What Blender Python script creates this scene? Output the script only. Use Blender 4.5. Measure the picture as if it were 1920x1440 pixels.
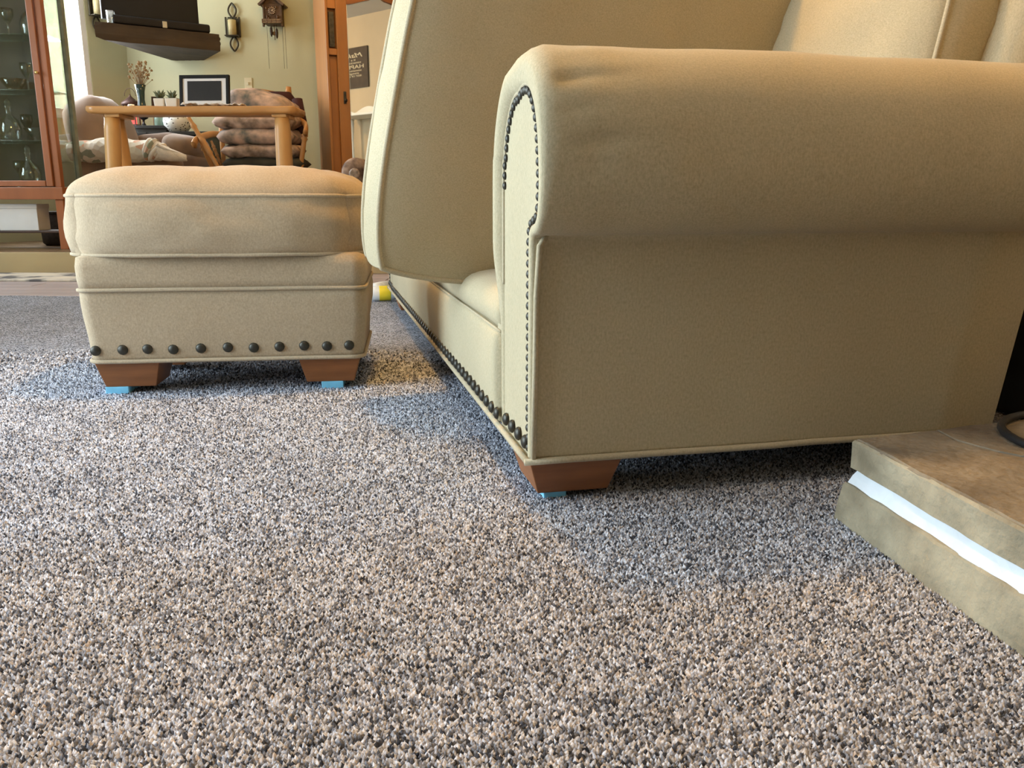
import bpy, bmesh, math, random
import numpy as np
from mathutils import Vector, Matrix, noise

for o in list(bpy.data.objects):
    bpy.data.objects.remove(o, do_unlink=True)
SC = bpy.context.scene
COL = SC.collection
R = math.radians

# ------------------------------------------------------------------ camera
CAM_H, PITCH, F = 0.43, R(12.5), 1550.0
cam = bpy.data.cameras.new('camera')
cam.sensor_width = 36.0
cam.lens = 36.0 * F / 1920.0
cam.clip_start = 0.02
camo = bpy.data.objects.new('camera', cam)
COL.objects.link(camo)
camo.location = (0, 0, CAM_H)
camo.rotation_euler = (R(90) - PITCH, 0, 0)
SC.camera = camo

# ------------------------------------------------------------------ world, exposure
SC.view_settings.view_transform = 'Standard'
SC.view_settings.look = 'None'
SC.view_settings.gamma = 1.0
SC.view_settings.use_curve_mapping = False
SC.view_settings.exposure = 0.1
world = bpy.data.worlds.new('world')
SC.world = world
world.use_nodes = True
wb = world.node_tree.nodes['Background']
wb.inputs[0].default_value = (0.80, 0.90, 1.0, 1)
wb.inputs[1].default_value = 1.6


def area_light(name, loc, direction, sx, sy, power, color):
    l = bpy.data.lights.new(name, 'AREA')
    l.shape = 'RECTANGLE'
    l.size, l.size_y = sx, sy
    l.energy = power
    l.color = color
    o = bpy.data.objects.new(name, l)
    COL.objects.link(o)
    o.location = loc
    o.rotation_euler = Vector(direction).to_track_quat('-Z', 'Z').to_euler()
    return o


# daylight coming in at the two windows (panes and frames are built below)
DAY = (0.79, 0.915, 1.0)
WIN2, X_N, Y_N = 0.95, -2.25, 2.40     # glazed door in the nearer part of the left wall
# room outline: diagonal bit of the left wall carries the window seen in the photo
WL_A, WL_B = Vector((-3.20, 7.30, 0)), Vector((-4.50, 4.70, 0))
WDIR = (WL_B - WL_A).normalized()
WNRM = Vector((-WDIR.y, WDIR.x, 0))
if WNRM.x < 0:
    WNRM = -WNRM
WS0, WS1 = 0.355, 1.555
wc = WL_A + WDIR * ((WS0 + WS1) / 2)
area_light('daylight_far_window', wc - WNRM * 0.12 + Vector((0, 0, 1.83)), WNRM, 1.20, 1.50, 150, (0.95, 0.97, 1.0))
area_light('added_left_window_light', (-4.64, 3.85, 1.45), (1, -0.15, -0.25), 1.2, 1.5, 95, DAY)  # added light at an unseen window, brightens the far carpet
area_light('daylight_side_window', (X_N - 0.14, WIN2, 1.10), (1, 0.0, -0.05), 2.0, 1.9, 148, DAY)

# ------------------------------------------------------------------ projection helpers (photo pixel -> point at a known real distance)
CP, SP = math.cos(PITCH), math.sin(PITCH)


def ray(px, py):
    a, b = (px - 960.0) / F, (720.0 - py) / F
    return Vector((a, CP + b * SP, b * CP - SP))


CO = Vector((0, 0, CAM_H))


def U(px, py, y):
    d = ray(px, py)
    return CO + d * (y / d.y)


def UZ(px, py, z):
    d = ray(px, py)
    return CO + d * ((z - CAM_H) / d.z)


def UP(px, py, p0, n):
    d = ray(px, py)
    return CO + d * ((Vector(p0) - CO).dot(n) / d.dot(n))


# ------------------------------------------------------------------ materials
MATS = {}


def nodes_of(name):
    m = bpy.data.materials.new(name)
    m.use_nodes = True
    nt = m.node_tree
    return m, nt, nt.nodes['Principled BSDF']


def mat(name, col, rough=0.6, metal=0.0, var=0.12, scale=8.0, stretch=(1, 1, 1), bump=0.0, bscale=None, col2=None, emit=0.0, spec=0.5, detail=4.0, sheen=0.0):
    if name in MATS:
        return MATS[name]
    m, nt, bs = nodes_of(name)
    L = nt.links.new
    tc = nt.nodes.new('ShaderNodeTexCoord')
    mp = nt.nodes.new('ShaderNodeMapping')
    mp.inputs['Scale'].default_value = stretch
    L(tc.outputs['Object'], mp.inputs[0])
    nz = nt.nodes.new('ShaderNodeTexNoise')
    nz.inputs['Scale'].default_value = scale
    nz.inputs['Detail'].default_value = detail
    L(mp.outputs[0], nz.inputs[0])
    rp = nt.nodes.new('ShaderNodeValToRGB')
    c1 = tuple(c * (1 - var) for c in col)
    c2 = tuple(min(1, c * (1 + var)) for c in (col2 or col))
    rp.color_ramp.elements[0].position = 0.3
    rp.color_ramp.elements[1].position = 0.7
    rp.color_ramp.elements[0].color = (*c1, 1)
    rp.color_ramp.elements[1].color = (*c2, 1)
    L(nz.outputs[0], rp.inputs[0])
    L(rp.outputs[0], bs.inputs['Base Color'])
    bs.inputs['Roughness'].default_value = rough
    bs.inputs['Metallic'].default_value = metal
    bs.inputs['Specular IOR Level'].default_value = spec
    if sheen:
        bs.inputs['Sheen Weight'].default_value = sheen
    if emit:
        L(rp.outputs[0], bs.inputs['Emission Color'])
        bs.inputs['Emission Strength'].default_value = emit
    if bump:
        bp = nt.nodes.new('ShaderNodeBump')
        bp.inputs['Strength'].default_value = bump
        bp.inputs['Distance'].default_value = 0.004
        if bscale:
            n2 = nt.nodes.new('ShaderNodeTexNoise')
            n2.inputs['Scale'].default_value = bscale
            n2.inputs['Detail'].default_value = 3
            L(mp.outputs[0], n2.inputs[0])
            L(n2.outputs[0], bp.inputs['Height'])
        else:
            L(nz.outputs[0], bp.inputs['Height'])
        L(bp.outputs[0], bs.inputs['Normal'])
    MATS[name] = m
    return m


def linen(name, col, dark=0.74):
    """woven upholstery: two crossed thread noises plus soft mottling"""
    m, nt, bs = nodes_of(name)
    L = nt.links.new
    tc = nt.nodes.new('ShaderNodeTexCoord')
    outs = []
    for st in ((1500, 260, 1500), (260, 1500, 260), (420, 420, 160)):
        mp = nt.nodes.new('ShaderNodeMapping')
        mp.inputs['Scale'].default_value = st
        L(tc.outputs['Object'], mp.inputs[0])
        nz = nt.nodes.new('ShaderNodeTexNoise')
        nz.inputs['Scale'].default_value = 1.0
        nz.inputs['Detail'].default_value = 2.0
        L(mp.outputs[0], nz.inputs[0])
        outs.append(nz.outputs[0])
    a = nt.nodes.new('ShaderNodeMath'); a.operation = 'ADD'
    L(outs[0], a.inputs[0]); L(outs[1], a.inputs[1])
    b = nt.nodes.new('ShaderNodeMath'); b.operation = 'ADD'
    L(a.outputs[0], b.inputs[0]); L(outs[2], b.inputs[1])
    c = nt.nodes.new('ShaderNodeMath'); c.operation = 'DIVIDE'
    L(b.outputs[0], c.inputs[0]); c.inputs[1].default_value = 3.0
    rp = nt.nodes.new('ShaderNodeValToRGB')
    rp.color_ramp.elements[0].position = 0.34
    rp.color_ramp.elements[1].position = 0.62
    rp.color_ramp.elements[0].color = (col[0] * dark, col[1] * dark, col[2] * dark * 0.95, 1)
    rp.color_ramp.elements[1].color = (min(1, col[0] * 1.10), min(1, col[1] * 1.10), min(1, col[2] * 1.10), 1)
    L(c.outputs[0], rp.inputs[0])
    nz = nt.nodes.new('ShaderNodeTexNoise')
    nz.inputs['Scale'].default_value = 5.0
    nz.inputs['Detail'].default_value = 3.0
    L(tc.outputs['Object'], nz.inputs[0])
    mx = nt.nodes.new('ShaderNodeMix'); mx.data_type = 'RGBA'; mx.blend_type = 'MULTIPLY'
    mx.inputs[0].default_value = 0.5
    r2 = nt.nodes.new('ShaderNodeValToRGB')
    r2.color_ramp.elements[0].position = 0.3; r2.color_ramp.elements[0].color = (0.86, 0.84, 0.80, 1)
    r2.color_ramp.elements[1].position = 0.7; r2.color_ramp.elements[1].color = (1, 1, 1, 1)
    L(nz.outputs[0], r2.inputs[0])
    L(rp.outputs[0], mx.inputs[6]); L(r2.outputs[0], mx.inputs[7])
    L(mx.outputs[2], bs.inputs['Base Color'])
    bs.inputs['Roughness'].default_value = 0.9
    bs.inputs['Specular IOR Level'].default_value = 0.15
    bs.inputs['Sheen Weight'].default_value = 0.12
    bp = nt.nodes.new('ShaderNodeBump')
    bp.inputs['Strength'].default_value = 0.25
    bp.inputs['Distance'].default_value = 0.0015
    L(c.outputs[0], bp.inputs['Height'])
    L(bp.outputs[0], bs.inputs['Normal'])
    MATS[name] = m
    return m


def glass_mat(name, tint=(1, 1, 1), refl=0.10, rough=0.03):
    m = bpy.data.materials.new(name)
    m.use_nodes = True
    nt = m.node_tree
    nt.nodes.clear()
    out = nt.nodes.new('ShaderNodeOutputMaterial')
    tr = nt.nodes.new('ShaderNodeBsdfTransparent'); tr.inputs[0].default_value = (*tint, 1)
    gl = nt.nodes.new('ShaderNodeBsdfGlossy'); gl.inputs['Roughness'].default_value = rough
    lw = nt.nodes.new('ShaderNodeLayerWeight'); lw.inputs[0].default_value = 0.35
    ad = nt.nodes.new('ShaderNodeMath'); ad.operation = 'MULTIPLY_ADD'
    ad.inputs[1].default_value = 0.5; ad.inputs[2].default_value = refl
    nz = nt.nodes.new('ShaderNodeTexNoise'); nz.inputs['Scale'].default_value = 14
    bp = nt.nodes.new('ShaderNodeBump'); bp.inputs['Strength'].default_value = 0.12
    nt.links.new(nz.outputs[0], bp.inputs['Height'])
    nt.links.new(bp.outputs[0], gl.inputs['Normal'])
    mx = nt.nodes.new('ShaderNodeMixShader')
    nt.links.new(lw.outputs['Facing'], ad.inputs[0])
    nt.links.new(ad.outputs[0], mx.inputs[0])
    nt.links.new(tr.outputs[0], mx.inputs[1]); nt.links.new(gl.outputs[0], mx.inputs[2])
    nt.links.new(mx.outputs[0], out.inputs[0])
    MATS[name] = m
    return m


def carpet_mat(tufts=False):
    m, nt, bs = nodes_of('carpet_tuft_yarn' if tufts else 'speckled_carpet')
    L = nt.links.new
    N = nt.nodes.new
    tc = N('ShaderNodeTexCoord')
    # slight warp so that the tufts are not round dots
    wn = N('ShaderNodeTexNoise'); wn.inputs['Scale'].default_value = 160; wn.inputs['Detail'].default_value = 2
    L(tc.outputs['Object'], wn.inputs[0])
    ws = N('ShaderNodeVectorMath'); ws.operation = 'MULTIPLY_ADD'
    ws.inputs[1].default_value = (0.006, 0.006, 0.0)
    L(wn.outputs['Color'], ws.inputs[0]); L(tc.outputs['Object'], ws.inputs[2])
    vo = N('ShaderNodeTexVoronoi'); vo.inputs['Scale'].default_value = 330
    vo.voronoi_dimensions = '2D'
    L(ws.outputs[0], vo.inputs['Vector'])
    sep = N('ShaderNodeSeparateColor')
    L(vo.outputs['Color'], sep.inputs[0])
    rp = N('ShaderNodeValToRGB')
    cr = rp.color_ramp
    cr.interpolation = 'LINEAR'
    stops = [(0.0, (0.035, 0.036, 0.042)), (0.12, (0.075, 0.076, 0.086)), (0.25, (0.18, 0.178, 0.19)), (0.45, (0.34, 0.33, 0.345)),
             (0.63, (0.49, 0.475, 0.485)), (0.80, (0.63, 0.61, 0.615)), (0.94, (0.78, 0.76, 0.765)), (1.0, (0.50, 0.39, 0.30))]
    cr.elements[0].position, cr.elements[0].color = stops[0][0], (*stops[0][1], 1)
    cr.elements[1].position, cr.elements[1].color = stops[-1][0], (*stops[-1][1], 1)
    for p, c in stops[1:-1]:
        e = cr.elements.new(p); e.color = (*c, 1)
    if tufts:
        at = N('ShaderNodeAttribute'); at.attribute_name = 'tuft'
        L(at.outputs['Fac'], rp.inputs[0])
    else:
        L(sep.outputs[0], rp.inputs[0])
    # bluer light beyond a curved foreground edge, painted into the carpet colour
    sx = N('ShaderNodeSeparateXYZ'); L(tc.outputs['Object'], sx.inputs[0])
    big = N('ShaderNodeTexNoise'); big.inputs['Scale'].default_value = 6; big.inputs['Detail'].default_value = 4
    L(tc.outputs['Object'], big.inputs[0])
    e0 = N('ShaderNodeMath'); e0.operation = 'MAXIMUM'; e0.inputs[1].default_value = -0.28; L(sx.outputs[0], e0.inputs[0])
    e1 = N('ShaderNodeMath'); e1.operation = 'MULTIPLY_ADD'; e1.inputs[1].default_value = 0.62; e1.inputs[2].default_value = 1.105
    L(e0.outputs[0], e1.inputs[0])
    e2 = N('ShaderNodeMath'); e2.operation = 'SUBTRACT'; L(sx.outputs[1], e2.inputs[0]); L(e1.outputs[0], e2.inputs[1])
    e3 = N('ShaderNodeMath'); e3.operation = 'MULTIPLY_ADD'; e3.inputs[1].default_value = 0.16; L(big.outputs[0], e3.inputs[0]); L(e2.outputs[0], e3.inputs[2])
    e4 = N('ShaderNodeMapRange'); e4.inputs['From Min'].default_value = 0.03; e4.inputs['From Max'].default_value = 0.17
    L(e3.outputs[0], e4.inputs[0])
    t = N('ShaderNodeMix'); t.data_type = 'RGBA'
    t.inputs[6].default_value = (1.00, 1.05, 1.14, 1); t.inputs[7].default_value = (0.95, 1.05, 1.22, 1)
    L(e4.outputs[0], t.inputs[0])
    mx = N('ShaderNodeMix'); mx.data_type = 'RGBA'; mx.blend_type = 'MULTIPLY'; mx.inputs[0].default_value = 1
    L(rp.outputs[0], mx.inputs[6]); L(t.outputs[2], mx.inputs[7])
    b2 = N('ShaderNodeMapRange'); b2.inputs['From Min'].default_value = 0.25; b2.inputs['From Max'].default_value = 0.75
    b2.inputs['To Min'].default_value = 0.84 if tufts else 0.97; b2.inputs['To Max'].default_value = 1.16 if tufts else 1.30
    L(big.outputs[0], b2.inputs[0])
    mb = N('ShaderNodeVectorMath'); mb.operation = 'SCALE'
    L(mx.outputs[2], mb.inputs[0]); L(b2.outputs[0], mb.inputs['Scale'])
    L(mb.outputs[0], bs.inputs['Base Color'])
    bs.inputs['Roughness'].default_value = 0.95
    bs.inputs['Specular IOR Level'].default_value = 0.1
    bp = N('ShaderNodeBump'); bp.inputs['Strength'].default_value = 0.4 if tufts else 0.9; bp.inputs['Distance'].default_value = 0.002 if tufts else 0.006
    bp.invert = True
    L(vo.outputs['Distance'], bp.inputs['Height'])
    L(bp.outputs[0], bs.inputs['Normal'])
    return m


LINEN = linen('beige_linen', (0.50, 0.435, 0.295))
LINEN_O = linen('ottoman_linen', (0.47, 0.37, 0.255))
WELT = linen('linen_piping', (0.50, 0.43, 0.30), 0.75)
BRASS = mat('aged_bronze_nail', (0.055, 0.052, 0.042), 0.42, 0.6, 0.35, 60)
LEGWOOD = mat('reddish_brown_leg_wood', (0.26, 0.098, 0.032), 0.42, 0, 0.18, 9, (1, 1, 8), 0.05)
PAD = mat('light_blue_foam', (0.22, 0.62, 0.88), 0.7, 0, 0.10, 40, bump=0.2)
STONE = mat('tan_hearth_stone', (0.25, 0.205, 0.13), 0.85, 0, 0.25, 14, (1, 1, 1), 0.9, 90, col2=(0.31, 0.265, 0.18))
STONETOP = mat('brown_stained_hearth_stone', (0.115, 0.082, 0.052), 0.9, 0, 0.25, 7, (1, 1.25, 1), 0.9, 70, col2=(0.235, 0.19, 0.13))
MORTAR = mat('white_mortar', (0.66, 0.70, 0.73), 0.8, 0, 0.06, 30, bump=0.5)
IRON = mat('black_iron', (0.018, 0.018, 0.02), 0.45, 0.4, 0.3, 20, bump=0.2)
WALL = mat('cream_wall_paint', (0.53, 0.525, 0.335), 0.8, 0, 0.04, 3, bump=0.12, bscale=90)
WALL2 = mat('tan_wall_paint', (0.50, 0.40, 0.26), 0.8, 0, 0.04, 3, bump=0.12, bscale=90)
CEIL = mat('white_ceiling_paint', (0.56, 0.54, 0.49), 0.9, 0, 0.03, 3, bump=0.3, bscale=120)
OAK = mat('honey_oak', (0.36, 0.155, 0.045), 0.4, 0, 0.25, 7, (1, 1, 0.10), 0.06, detail=8)
OAKDK = mat('dark_honey_oak', (0.25, 0.095, 0.03), 0.4, 0, 0.25, 7, (0.15, 1, 1), 0.06, detail=8)
CHERRY = mat('cherry_cabinet_wood', (0.30, 0.10, 0.035), 0.35, 0, 0.22, 7, (1, 1, 0.12), 0.05, detail=8)
PINE = mat('varnished_pine_log', (0.62, 0.35, 0.13), 0.4, 0, 0.22, 8, (1, 1, 0.15), 0.08, detail=6)
PINETOP = mat('varnished_pine_slab', (0.56, 0.29, 0.10), 0.35, 0, 0.28, 7, (0.2, 1, 1), 0.08, detail=6)
BEAM = mat('rough_dark_beam', (0.052, 0.036, 0.020), 0.85, 0, 0.35, 14, (0.25, 1, 1), 0.6)
BLACK = mat('black_plastic', (0.010, 0.010, 0.011), 0.6, 0, 0.2, 10, spec=0.25)
SCREEN = mat('dark_screen', (0.012, 0.013, 0.014), 0.55, 0, 0.2, 3, spec=0.2)
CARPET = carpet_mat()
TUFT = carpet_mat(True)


# ------------------------------------------------------------------ mesh helpers
def link(o, parent=None):
    COL.objects.link(o)
    if parent is not None:
        o.parent = parent
    return o


def mesh_obj(name, verts, faces, m, parent=None, smooth=True, loc=None, rot=None):
    me = bpy.data.meshes.new(name)
    me.from_pydata([tuple(v) for v in verts], [], faces)
    me.update()
    if smooth:
        for p in me.polygons:
            p.use_smooth = True
    me.materials.append(m)
    o = bpy.data.objects.new(name, me)
    if loc is not None:
        o.location = loc
    if rot is not None:
        o.rotation_euler = rot
    return link(o, parent)


def fixn(o):
    bm = bmesh.new(); bm.from_mesh(o.data)
    bmesh.ops.recalc_face_normals(bm, faces=bm.faces)
    bm.to_mesh(o.data); bm.free()
    return o


def clone(o, parent=None, loc=None, rot=None, scale=None):
    c = o.copy()
    COL.objects.link(c)
    c.parent = parent
    if loc is not None: c.location = loc
    if rot is not None: c.rotation_euler = rot
    if scale is not None: c.scale = scale
    return c


def tagp(o, label, cat, group=None):
    o['label'] = label; o['category'] = cat
    if group: o['group'] = group
    return o


def thing(name, label, cat, loc=(0, 0, 0), rotz=0.0, group=None):
    o = bpy.data.objects.new(name, None)
    o.empty_display_size = 0.05
    COL.objects.link(o)
    o.location = loc
    o.rotation_euler = (0, 0, rotz)
    return tagp(o, label, cat, group)


def struct(o, label=None):
    o['kind'] = 'structure'
    if label: o['label'] = label
    return o


def rbox(name, size, m, parent=None, loc=(0, 0, 0), rot=None, bevel=0.004, seg=2, taper=None, smooth=False):
    """bevelled box centred on loc; taper = (x,y) scale of the lower face"""
    bm = bmesh.new()
    bmesh.ops.create_cube(bm, size=1.0)
    for v in bm.verts:
        tx, ty = (taper if (taper and v.co.z < 0) else (1, 1))
        v.co = Vector((v.co.x * size[0] * tx, v.co.y * size[1] * ty, v.co.z * size[2]))
    if bevel > 0:
        bmesh.ops.bevel(bm, geom=list(bm.edges), offset=min(bevel, min(size) * 0.45), segments=seg, profile=0.6, affect='EDGES')
    me = bpy.data.meshes.new(name)
    bm.to_mesh(me); bm.free()
    if smooth:
        for p in me.polygons: p.use_smooth = True
    me.materials.append(m)
    o = bpy.data.objects.new(name, me)
    o.location = loc
    if rot is not None: o.rotation_euler = rot
    return link(o, parent)


def tube(name, pts, r, m, parent=None, closed=False, n=8, cap=True, loc=None, flat=1.0):
    pts = [Vector(p) for p in pts]
    k = len(pts)
    rr = r if isinstance(r, (list, tuple)) else [r] * k
    verts, faces = [], []
    prev = None
    for i, p in enumerate(pts):
        a = pts[(i - 1) % k] if (closed or i > 0) else p
        b = pts[(i + 1) % k] if (closed or i < k - 1) else p
        t = (b - a)
        t = t.normalized() if t.length > 1e-9 else Vector((0, 0, 1))
        if prev is None:
            ref = Vector((0, 0, 1)) if abs(t.z) < 0.9 else Vector((1, 0, 0))
        else:
            ref = prev
        s = (ref - t * ref.dot(t))
        s = s.normalized() if s.length > 1e-6 else t.orthogonal().normalized()
        prev = s
        q = t.cross(s)
        for j in range(n):
            an = 2 * math.pi * j / n
            verts.append(p + s * math.cos(an) * rr[i] + q * math.sin(an) * rr[i] * flat)
    segs = k if closed else k - 1
    for i in range(segs):
        i2 = (i + 1) % k
        for j in range(n):
            j2 = (j + 1) % n
            faces.append((i * n + j, i * n + j2, i2 * n + j2, i2 * n + j))
    if cap and not closed:
        faces.append(tuple(reversed(range(n))))
        faces.append(tuple((k - 1) * n + j for j in range(n)))
    return mesh_obj(name, verts, faces, m, parent, loc=loc)


def lathe(name, prof, m, parent=None, loc=(0, 0, 0), rot=None, n=24, smooth=True):
    verts, faces = [], []
    for r, z in prof:
        for j in range(n):
            a = 2 * math.pi * j / n
            verts.append((r * math.cos(a), r * math.sin(a), z))
    for i in range(len(prof) - 1):
        for j in range(n):
            j2 = (j + 1) % n
            faces.append((i * n + j, i * n + j2, (i + 1) * n + j2, (i + 1) * n + j))
    faces.append(tuple(reversed(range(n))))
    faces.append(tuple((len(prof) - 1) * n + j for j in range(n)))
    return mesh_obj(name, verts, faces, m, parent, smooth, loc, rot)


def loft(name, rings, m, parent=None, caps=(True, True), closed=True, smooth=True, loc=None, rot=None):
    n = len(rings[0])
    verts = [v for r in rings for v in r]
    faces = []
    for i in range(len(rings) - 1):
        for j in range(n if closed else n - 1):
            j2 = (j + 1) % n
            faces.append((i * n + j, i * n + j2, (i + 1) * n + j2, (i + 1) * n + j))
    if caps[0]: faces.append(tuple(reversed(range(n))))
    if caps[1]: faces.append(tuple((len(rings) - 1) * n + j for j in range(n)))
    return fixn(mesh_obj(name, verts, faces, m, parent, smooth, loc, rot))


def chaikin(pts, it=2, closed=False):
    for _ in range(it):
        q = [] if closed else [pts[0]]
        k = len(pts)
        for i in range(k if closed else k - 1):
            a, b = Vector(pts[i]), Vector(pts[(i + 1) % k])
            q.append(tuple(a * 0.75 + b * 0.25)); q.append(tuple(a * 0.25 + b * 0.75))
        if not closed: q.append(pts[-1])
        pts = q
    return pts


def resample(pts, step, closed=False):
    pts = [Vector(p) for p in pts]
    if closed: pts = pts + [pts[0]]
    out = [pts[0].copy()]
    acc = 0.0
    for a, b in zip(pts, pts[1:]):
        d = (b - a).length
        while acc + d >= step:
            f = (step - acc) / d
            a = a + (b - a) * f
            out.append(a.copy())
            d = (b - a).length
            acc = 0.0
        acc += d
    return out


def nz(x, y, z=0.0):
    return noise.noise(Vector((x, y, z)))


def cushion(name, W, D, T, m, parent=None, top=0.04, bot=0.04, side=0.01, corner=0.04, n=26, wr=0.004, seed=0.0, shear=0.0, p=2.6, smooth=True, welt=0.005, mw=None):
    """boxed cushion in local XY (thickness along Z) with piping along both edges"""
    def outl(s, t):
        c = (abs(s) * abs(t)) ** 3
        x = s * (W / 2 - corner * c)
        y = t * (D / 2 - corner * c)
        return x + shear * y, y
    verts, faces = [], []
    idx = {}
    for sgn, amt in ((1, top), (-1, bot)):
        for i in range(n + 1):
            for j in range(n + 1):
                s, t = -1 + 2 * i / n, -1 + 2 * j / n
                s, t = math.sin(s * math.pi / 2), math.sin(t * math.pi / 2)
                x, y = outl(s, t)
                b = max(0.0, (1 - abs(s) ** p) * (1 - abs(t) ** p)) ** 0.62
                w = wr * (nz(x * 9 + seed, y * 9, sgn + seed) + 0.6 * nz(x * 22, y * 22 + seed, sgn)) * min(1, b * 3 + 0.2)
                verts.append((x, y, sgn * (T / 2 + amt * b) + w))
                idx[(sgn, i, j)] = len(verts) - 1
        for i in range(n):
            for j in range(n):
                q = (idx[(sgn, i, j)], idx[(sgn, i + 1, j)], idx[(sgn, i + 1, j + 1)], idx[(sgn, i, j + 1)])
                faces.append(q if sgn > 0 else tuple(reversed(q)))
    per = [(i, 0) for i in range(n)] + [(n, j) for j in range(n)] + [(i, n) for i in range(n, 0, -1)] + [(0, j) for j in range(n, 0, -1)]
    rows = 7
    prev = [idx[(1, i, j)] for i, j in per]
    loops = {1: [Vector(verts[k]) for k in prev], -1: [Vector(verts[idx[(-1, i, j)]]) for i, j in per]}
    for r_ in range(1, rows + 1):
        if r_ == rows:
            cur = [idx[(-1, i, j)] for i, j in per]
        else:
            cur = []
            f = r_ / rows
            for k, (i, j) in enumerate(per):
                a, b = loops[1][k], loops[-1][k]
                q = a.lerp(b, f)
                u = Vector((q.x - shear * q.y, q.y, 0))
                o = Vector((math.copysign((abs(u.x) / (W / 2)) ** 8, u.x), math.copysign((abs(u.y) / (D / 2)) ** 8, u.y), 0))
                if o.length > 0: o.normalize()
                push = side * math.sin(math.pi * f) + wr * 0.9 * nz(q.x * 8 + seed * 3, q.y * 8, q.z * 16) + wr * 0.6 * nz(q.x * 25, q.y * 25, q.z * 30 + seed)
                q = q + o * push
                verts.append(tuple(q)); cur.append(len(verts) - 1)
        K = len(per)
        for k in range(K):
            k2 = (k + 1) % K
            faces.append((prev[k], cur[k], cur[k2], prev[k2]))
        prev = cur
    o = mesh_obj(name, verts, faces, m, parent, smooth)
    fixn(o)
    if welt:
        for sgn in (1, -1):
            tube('piping', loops[sgn], welt, mw or m, o, closed=True, n=6)
    return o


def pillow_mesh(name, W, D, T, m, parent=None, n=18, wr=0.01, seed=0.0, loc=None, rot=None):
    """knife-edge pillow"""
    verts, faces, idx = [], [], {}
    for sgn in (1, -1):
        for i in range(n + 1):
            for j in range(n + 1):
                s, t = -1 + 2 * i / n, -1 + 2 * j / n
                if sgn < 0 and (i in (0, n) or j in (0, n)):
                    idx[(sgn, i, j)] = idx[(1, i, j)]
                    continue
                pin = 1 - 0.03 * (1 - abs(t) ** 2) * abs(s) ** 3
                pin2 = 1 - 0.03 * (1 - abs(s) ** 2) * abs(t) ** 3
                b = ((1 - abs(s) ** 3) * (1 - abs(t) ** 3)) ** 0.42
                cq = 1 - 0.13 * (abs(s) * abs(t)) ** 4
                x, y = s * W / 2 * pin * cq, t * D / 2 * pin2 * cq
                verts.append((x, y, sgn * T / 2 * b + wr * nz(x * 10 + seed, y * 10, sgn * 2 + seed)))
                idx[(sgn, i, j)] = len(verts) - 1
        for i in range(n):
            for j in range(n):
                q = (idx[(sgn, i, j)], idx[(sgn, i + 1, j)], idx[(sgn, i + 1, j + 1)], idx[(sgn, i, j + 1)])
                faces.append(q if sgn > 0 else tuple(reversed(q)))
    return mesh_obj(name, verts, faces, m, parent, True, loc, rot)


def blob(name, size, m, parent=None, loc=(0, 0, 0), rot=None, e=3.0, wr=0.0, nu=24, nv=14, seed=0.0):
    """super-ellipsoid: soft upholstered volume"""
    verts, faces = [], []
    def sp(a, q):
        return math.copysign(abs(a) ** (2.0 / q), a)
    for i in range(nv + 1):
        ph = -math.pi / 2 + math.pi * i / nv
        for j in range(nu):
            th = 2 * math.pi * j / nu
            v = Vector((sp(math.cos(ph), e) * sp(math.cos(th), e) * size[0] / 2, sp(math.cos(ph), e) * sp(math.sin(th), e) * size[1] / 2, sp(math.sin(ph), e) * size[2] / 2))
            if wr:
                v *= 1 + wr * nz(v.x * 9 + seed, v.y * 9, v.z * 9)
            verts.append(tuple(v))
    for i in range(nv):
        for j in range(nu):
            j2 = (j + 1) % nu
            faces.append((i * nu + j, i * nu + j2, (i + 1) * nu + j2, (i + 1) * nu + j))
    return mesh_obj(name, verts, faces, m, parent, True, loc, rot)


def nail_mesh(rad):
    prof = [(rad, 0.0), (rad * 0.97, rad * 0.18), (rad * 0.78, rad * 0.42), (rad * 0.45, rad * 0.58), (rad * 0.1, rad * 0.64)]
    verts, faces = [], []
    n = 12
    for r, z in prof:
        for j in range(n):
            a = 2 * math.pi * j / n
            verts.append((r * math.cos(a), r * math.sin(a), z))
    for i in range(len(prof) - 1):
        for j in range(n):
            j2 = (j + 1) % n
            faces.append((i * n + j, i * n + j2, (i + 1) * n + j2, (i + 1) * n + j))
    faces.append(tuple((len(prof) - 1) * n + j for j in range(n)))
    me = bpy.data.meshes.new('nail_head')
    me.from_pydata(verts, [], faces)
    for p in me.polygons: p.use_smooth = True
    me.materials.append(BRASS)
    return me


def place_mesh(name, me, parent, loc, normal, sc=None):
    o = bpy.data.objects.new(name, me)
    COL.objects.link(o)
    o.parent = parent
    o.location = loc
    o.rotation_euler = Vector(normal).to_track_quat('Z', 'Y').to_euler()
    if sc: o.scale = sc
    return o


# ------------------------------------------------------------------ the room
ZC = 2.62
X_R, Y_F, Y_B, X_L = 1.75, 7.30, -2.50, -4.50
STEP_Y, STEP_Z = 5.05, 0.13
CARPET_Y = 3.84

# carpet: fine grid with a slightly uneven pile surface
vs, fs = [], []
nx_, ny_ = 150, 160
for j in range(ny_ + 1):
    y = Y_B + (CARPET_Y - Y_B) * j / ny_
    for i in range(nx_ + 1):
        x = X_L + (X_R - X_L) * i / nx_
        vs.append((x, y, -0.002 + 0.0025 * nz(x * 4, y * 4)))
for j in range(ny_):
    for i in range(nx_):
        a = j * (nx_ + 1) + i
        fs.append((a, a + 1, a + nx_ + 2, a + nx_ + 1))
struct(mesh_obj('floor', vs, fs, CARPET), 'speckled grey and beige loop carpet')
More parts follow.
